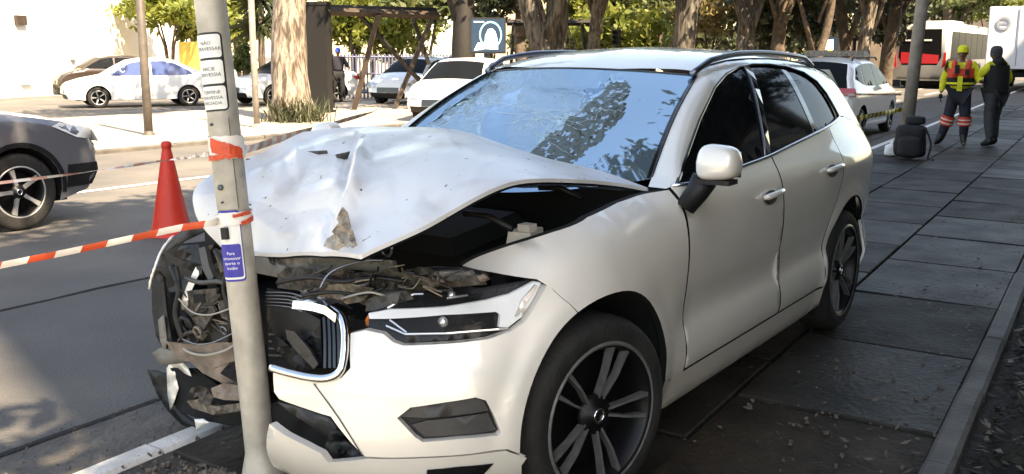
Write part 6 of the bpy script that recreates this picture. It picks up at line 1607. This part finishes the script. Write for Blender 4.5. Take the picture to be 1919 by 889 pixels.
def hand(at, d, side, parent, mt='skin', s=1.0):
    """palm with five unequal bent fingers; d: forearm direction, side: +1/-1 thumb side in x"""
    d = Vector(d).normalized(); th = Vector((1, 0, 0)); th = (th-d*th.dot(d)).normalized(); nrm = d.cross(th)
    N = {'w': (at, .026*s), 'p': (at+d*.05*s, (.042*s, .02*s)), 'k': (at+d*.09*s, (.042*s, .018*s))}; E = [('w', 'p'), ('p', 'k')]
    for i, (o_, L) in enumerate(((.032, .065), (.011, .075), (-.011, .07), (-.032, .055))):
        b = at+d*.085*s+th*o_*s; m_ = b+d*L*.5*s+nrm*.008*side; e = b+d*L*s+nrm*.028*side
        N['a%d' % i] = (b, .009*s); N['b%d' % i] = (m_, .0085*s); N['c%d' % i] = (e, .007*s); E += [('k', 'a%d' % i), ('a%d' % i, 'b%d' % i), ('b%d' % i, 'c%d' % i)]
    b = at+d*.03*s+th*.04*s; N['t0'] = (b, .011*s); N['t1'] = (b+d*.035*s+th*.022*s, .009*s); N['t2'] = (b+d*.06*s+th*.018*s, .007*s); E += [('p', 't0'), ('t0', 't1'), ('t1', 't2')]
    return skinmesh('hand', N, E, mt, parent, 1)
def head(parent, c, skinm='skin'):
    mb = MB(); n_, m_ = 20, 16
    for j in range(m_+1):
        ph = -math.pi/2+math.pi*j/m_
        for i in range(n_):
            a = 2*math.pi*i/n_; x, y, z = math.cos(ph)*math.cos(a), math.cos(ph)*math.sin(a), math.sin(ph)
            k = 1-.18*max(0, -z)*1.2; q = Vector((x*.096*k, y*.076*k, z*.118))
            if x > 0: q.x += .022*math.exp(-(y/.2)**2)*math.exp(-((z+.12)/.2)**2); q.x -= .010*math.exp(-((abs(y)-.38)/.16)**2)*math.exp(-((z-.08)/.14)**2); q.x += .006*math.exp(-((z+.5)/.12)**2)*math.exp(-(y/.35)**2); q.x += .012*math.exp(-((z+.85)/.2)**2)
            mb.v.append(c+q)
    mb.f = [(j*n_+i, j*n_+(i+1) % n_, (j+1)*n_+(i+1) % n_, (j+1)*n_+i) for j in range(m_) for i in range(n_)]
    h = add('head', mb.v, mb.f, skinm, parent, True, world=False)
    for s in (1, -1):
        mb = MB(); mb.lathe([(0, -.008), (.022, -.006), (.028, .004), (.018, .010), (0, .006)], c+Vector((-.005, s*.078, -.005)), 'y', 10); add('ear', [Vector((v.x*1, v.y, v.z)) for v in mb.v], mb.f, skinm, h, True, world=False)
        mb = MB(); mb.lathe([(0, 0), (.011, .002), (.011, .006), (0, .010)], c+Vector((.082, s*.029, .012)), 'x', 8); add('eye', mb.v, mb.f, 'hair', h, True, world=False)
    mb = MB(); mb.tube([c+Vector((.088, -.022, -.058)), c+Vector((.094, 0, -.057)), c+Vector((.088, .022, -.058))], .005, 6); add('mouth', mb.v, mb.f, 'hair', h, True, world=False)
    return h
def person(label, loc, rz, J, jacket, trousers, boots, vest=None, headgear=None, extra=None, gloves='skin', scale=1.0):
    t = thing('person', label, 'person', None, loc, rz); t.scale = (scale,)*3
    g = {k: Vector(v) for k, v in J.items()}
    chain_leg = lambda s: [('hip'+s), ('knee'+s), ('ank'+s)]
    # body: one continuous mesh
    N = {'pel': (g['pel'], .105), 'belly': (g['belly'], .11), 'chest': (g['chest'], (.125, .125)), 'neckb': (g['neck']-Vector((0, 0, .06)), .06), 'neck': (g['neck'], .048), 'nk2': (g['head']-Vector((0, 0, .06)), .046)}
    E = [('pel', 'belly'), ('belly', 'chest'), ('chest', 'neckb'), ('neckb', 'neck'), ('neck', 'nk2')]
    for s in 'LR':
        N.update({'hip'+s: (g['hip'+s], .08), 'knee'+s: (g['knee'+s], .052), 'ank'+s: (g['ank'+s], .038), 'toe'+s: (g['toe'+s], .03), 'sh'+s: (g['sh'+s], .055), 'el'+s: (g['el'+s], .042), 'wr'+s: (g['wr'+s], .028)})
        E += [('pel', 'hip'+s), ('hip'+s, 'knee'+s), ('knee'+s, 'ank'+s), ('ank'+s, 'toe'+s), ('chest', 'sh'+s), ('sh'+s, 'el'+s), ('el'+s, 'wr'+s)]
    body = skinmesh('body', N, E, 'skin', t, 2)
    head(t, g['head'])
    # jacket
    N = {'pel': (g['pel']+Vector((0, 0, .03)), (.155, .19)), 'belly': (g['belly'], (.155, .19)), 'chest': (g['chest'], (.155, .20)), 'col': (g['neck']-Vector((0, 0, .05)), .085)}
    E = [('pel', 'belly'), ('belly', 'chest'), ('chest', 'col')]
    for s in 'LR':
        m_ = g['sh'+s].lerp(g['el'+s], .5)
        N.update({'sh'+s: (g['sh'+s], .088), 'um'+s: (m_, .08), 'el'+s: (g['el'+s], .07), 'wr'+s: (g['el'+s].lerp(g['wr'+s], .92), .046)}); E += [('chest', 'sh'+s), ('sh'+s, 'um'+s), ('um'+s, 'el'+s), ('el'+s, 'wr'+s)]
    skinmesh('jacket', N, E, jacket, t, 2)
    N = {'pel': (g['pel'], (.15, .185))}; E = []
    for s in 'LR':
        m_ = g['hip'+s].lerp(g['knee'+s], .5); cm = g['knee'+s].lerp(g['ank'+s], .5)
        N.update({'hip'+s: (g['hip'+s], .12), 'th'+s: (m_, .112), 'knee'+s: (g['knee'+s], .096), 'cm'+s: (cm, .086), 'ank'+s: (g['knee'+s].lerp(g['ank'+s], .95), .07)}); E += [('pel', 'hip'+s), ('hip'+s, 'th'+s), ('th'+s, 'knee'+s), ('knee'+s, 'cm'+s), ('cm'+s, 'ank'+s)]
    skinmesh('trousers', N, E, trousers, t, 2)
    for s in 'LR':
        cm = g['knee'+s].lerp(g['ank'+s], .35 if boots == 'tall' else .8)
        N = {'c': (cm, .077 if boots == 'tall' else .066), 'a': (g['ank'+s], .06), 'h': (g['ank'+s]+Vector((-.03, 0, -.045)), .045), 'm': (g['ank'+s].lerp(g['toe'+s], .5)+Vector((0, 0, -.012)), (.045, .05)), 't': (g['toe'+s], (.034, .045))}
        skinmesh('boot', N, [('c', 'a'), ('a', 'h'), ('a', 'm'), ('m', 't')], 'boot', t, 2)
        hand(g['wr'+s], g['wr'+s]-g['el'+s], 1 if s == 'L' else -1, t, gloves)
    if vest: vest(t, g)
    if headgear: headgear(t, g)
    if extra: extra(t, g)
    return t
def torso_band(t, g, z0, z1, rx, ry, mt, nm, a0=0, a1=6.2832):
    mb = MB(); n_ = 24; c0 = g['belly'].lerp(g['chest'], 0)
    def cc(z):
        a, b = g['pel'], g['chest']; k = (z-a.z)/(b.z-a.z); return a.lerp(b, k)
    for z, s_ in ((z0, 1.0), ((z0+z1)/2, 1.01), (z1, 1.0)):
        c = cc(z)
        for i in range(n_+1): a = a0+(a1-a0)*i/n_; mb.v.append(Vector((c.x+rx*s_*math.cos(a), c.y+ry*s_*math.sin(a), z)))
    mb.f = [(j*(n_+1)+i, j*(n_+1)+i+1, (j+1)*(n_+1)+i+1, (j+1)*(n_+1)+i) for j in range(2) for i in range(n_)]
    return add(nm, mb.v, mb.f, mt, t, True, world=False)
def leg_band(t, g, s, k0, k1, rr, mt, nm):
    a, b = g['knee'+s].lerp(g['ank'+s], k0), g['knee'+s].lerp(g['ank'+s], k1); mb = MB(); mb.tube([a, a.lerp(b, .5), b], [rr, rr*1.02, rr], 14, False); add(nm, mb.v, mb.f, mt, t, True, world=False)
def vest1(t, g):
    torso_band(t, g, 1.20, 1.36, .188, .235, 'vest_red', 'vest', 0, 6.2832)
    torso_band(t, g, 1.06, 1.20, .186, .228, 'cloth_black', 'vest_waist')
    torso_band(t, g, 1.085, 1.12, .192, .234, 'hiviz', 'waist_stripe')
    for s in (1, -1):
        mb = MB(); mb.tube([V3(.168, s*.085, 1.2), V3(.172, s*.10, 1.32), V3(.10, s*.115, 1.44), V3(.0, s*.12, 1.475), V3(-.10, s*.11, 1.43)], [.05, .05, .05, .045, .045], 8); add('shoulder_panel', mb.v, mb.f, 'vest_red', t, True, world=False)
    mb = MB(); mb.box(V3(.205, .0, 1.10), (.03, .085, .26)); add('front_stripe', mb.v, mb.f, 'hiviz', t, world=False)
    for c_, z_ in ((V3(.205, -.06, 1.35), (.05, .07, .14)), (V3(.20, .10, 1.30), (.05, .06, .1))):
        mb = MB(); mb.box(c_, z_); add('harness_pouch', mb.v, mb.f, 'cloth_black', t, world=False)
    for s in 'LR':
        leg_band(t, g, s, -.06, .34, .112, 'vest_red', 'shin_band'); leg_band(t, g, s, .06, .11, .116, 'reflective', 'shin_stripe'); leg_band(t, g, s, .22, .27, .114, 'reflective', 'shin_stripe')
def cap1(t, g):
    c = g['head']; mb = MB(); mb.lathe([(.108, .01), (.110, .05), (.10, .10), (.065, .135), (0, .145)], c+Vector((-.005, 0, .0)), n=20); mb.v = [Vector((c.x+(v.x-c.x)*1.0, c.y+(v.y-c.y)*.86, v.z)) for v in mb.v]
    q = add('cap', mb.v, mb.f, 'hiviz', t, True, world=False)
    mb = MB(); mb.prism([(.07, -.075), (.14, -.06), (.185, -.02), (.185, .02), (.14, .06), (.07, .075)], lambda a, b, s: c+Vector((a, b, .022-.10*max(0, a-.09)+(.01 if s else 0)))); add('peak', mb.v, mb.f, 'hiviz', q, world=False)
wl_ = A(1790, 273, 2, 0.0); 
J1 = dict(pel=(0, 0, .95), belly=(0, 0, 1.08), chest=(0, 0, 1.32), neck=(.01, 0, 1.50), head=(.03, .0, 1.625), hipL=(0, .09, .90), kneeL=(.03, .12, .50), ankL=(0, .12, .10), toeL=(.16, .15, .035), hipR=(0, -.09, .90), kneeR=(.03, -.15, .50), ankR=(0, -.26, .10), toeR=(.13, -.36, .035), shL=(0, .19, 1.42), elL=(.03, .29, 1.17), wrL=(.20, .34, 1.14), shR=(0, -.19, 1.42), elR=(-.02, -.28, 1.16), wrR=(.04, -.30, .92))
aim = math.atan2(CAM.y-wl_.y, CAM.x-wl_.x)
person('person in yellow cap, red and yellow high-visibility jacket and striped dark trousers', wl_, aim-.05, J1, 'hiviz', 'cloth_navy', 'tall', vest1, cap1, None, 'cloth_black', 1.0)
def vest2(t, g):
    torso_band(t, g, 1.02, 1.42, .19, .232, 'cloth_black', 'vest')
    mb = MB(); mb.tube([V3(0, -.12, 1.40), V3(0, 0, 1.49), V3(0, .12, 1.40)], [.09, .1, .09], 10); add('vest_shoulders', mb.v, mb.f, 'cloth_black', t, True, world=False)
    torso_band(t, g, .95, 1.03, .185, .225, 'cloth_black', 'belt')
    mb = MB(); mb.box(V3(.02, -.21, .96), (.16, .07, .18)); add('holster', mb.v, mb.f, 'cloth_black', t, world=False)
def hair2(t, g):
    c = g['head']; mb = MB(); mb.lathe([(.100, -.05), (.107, .0), (.108, .05), (.095, .10), (.06, .128), (0, .136)], c+Vector((-.012, 0, 0)), n=18); mb.v = [Vector((v.x, c.y+(v.y-c.y)*.84, v.z)) for v in mb.v]; add('cap', mb.v, mb.f, 'cloth_grey', t, True, world=False)
w2 = A(1857, 275, 2, 0.0)
J2 = dict(pel=(0, 0, .95), belly=(0, 0, 1.08), chest=(.02, 0, 1.32), neck=(.04, 0, 1.50), head=(.07, .0, 1.62), hipL=(0, .09, .90), kneeL=(.02, .10, .50), ankL=(-.04, .10, .10), toeL=(.12, .14, .035), hipR=(0, -.09, .90), kneeR=(.06, -.10, .50), ankR=(.02, -.10, .10), toeR=(.18, -.12, .035), shL=(.02, .19, 1.42), elL=(.20, .27, 1.20), wrL=(.32, .10, 1.34), shR=(.02, -.19, 1.42), elR=(-.05, -.29, 1.17), wrR=(.12, -.30, 1.0))
person('person in dark vest, yellow sleeves and grey trousers turned away from the camera', w2, aim-2.2, J2, 'hiviz', 'cloth_grey', 'low', vest2, hair2, None, 'skin', 1.0)
w3 = G(633, 33.5)
person('distant person in dark clothes and a blue cap between the totem and the shelter', w3, aim+.6, J1, 'cloth_navy', 'cloth_black', 'low', None, lambda t, g: [o for o in [cap1(t, g)]], None, 'skin', 1.0)
for o in bpy.data.objects:
    if o.parent and o.parent.get('label', '').startswith('distant person') and o.name.startswith('cap'):
        o.data.materials[0] = M['cap_blue']
        for ch in o.children: ch.data.materials[0] = M['cap_blue']
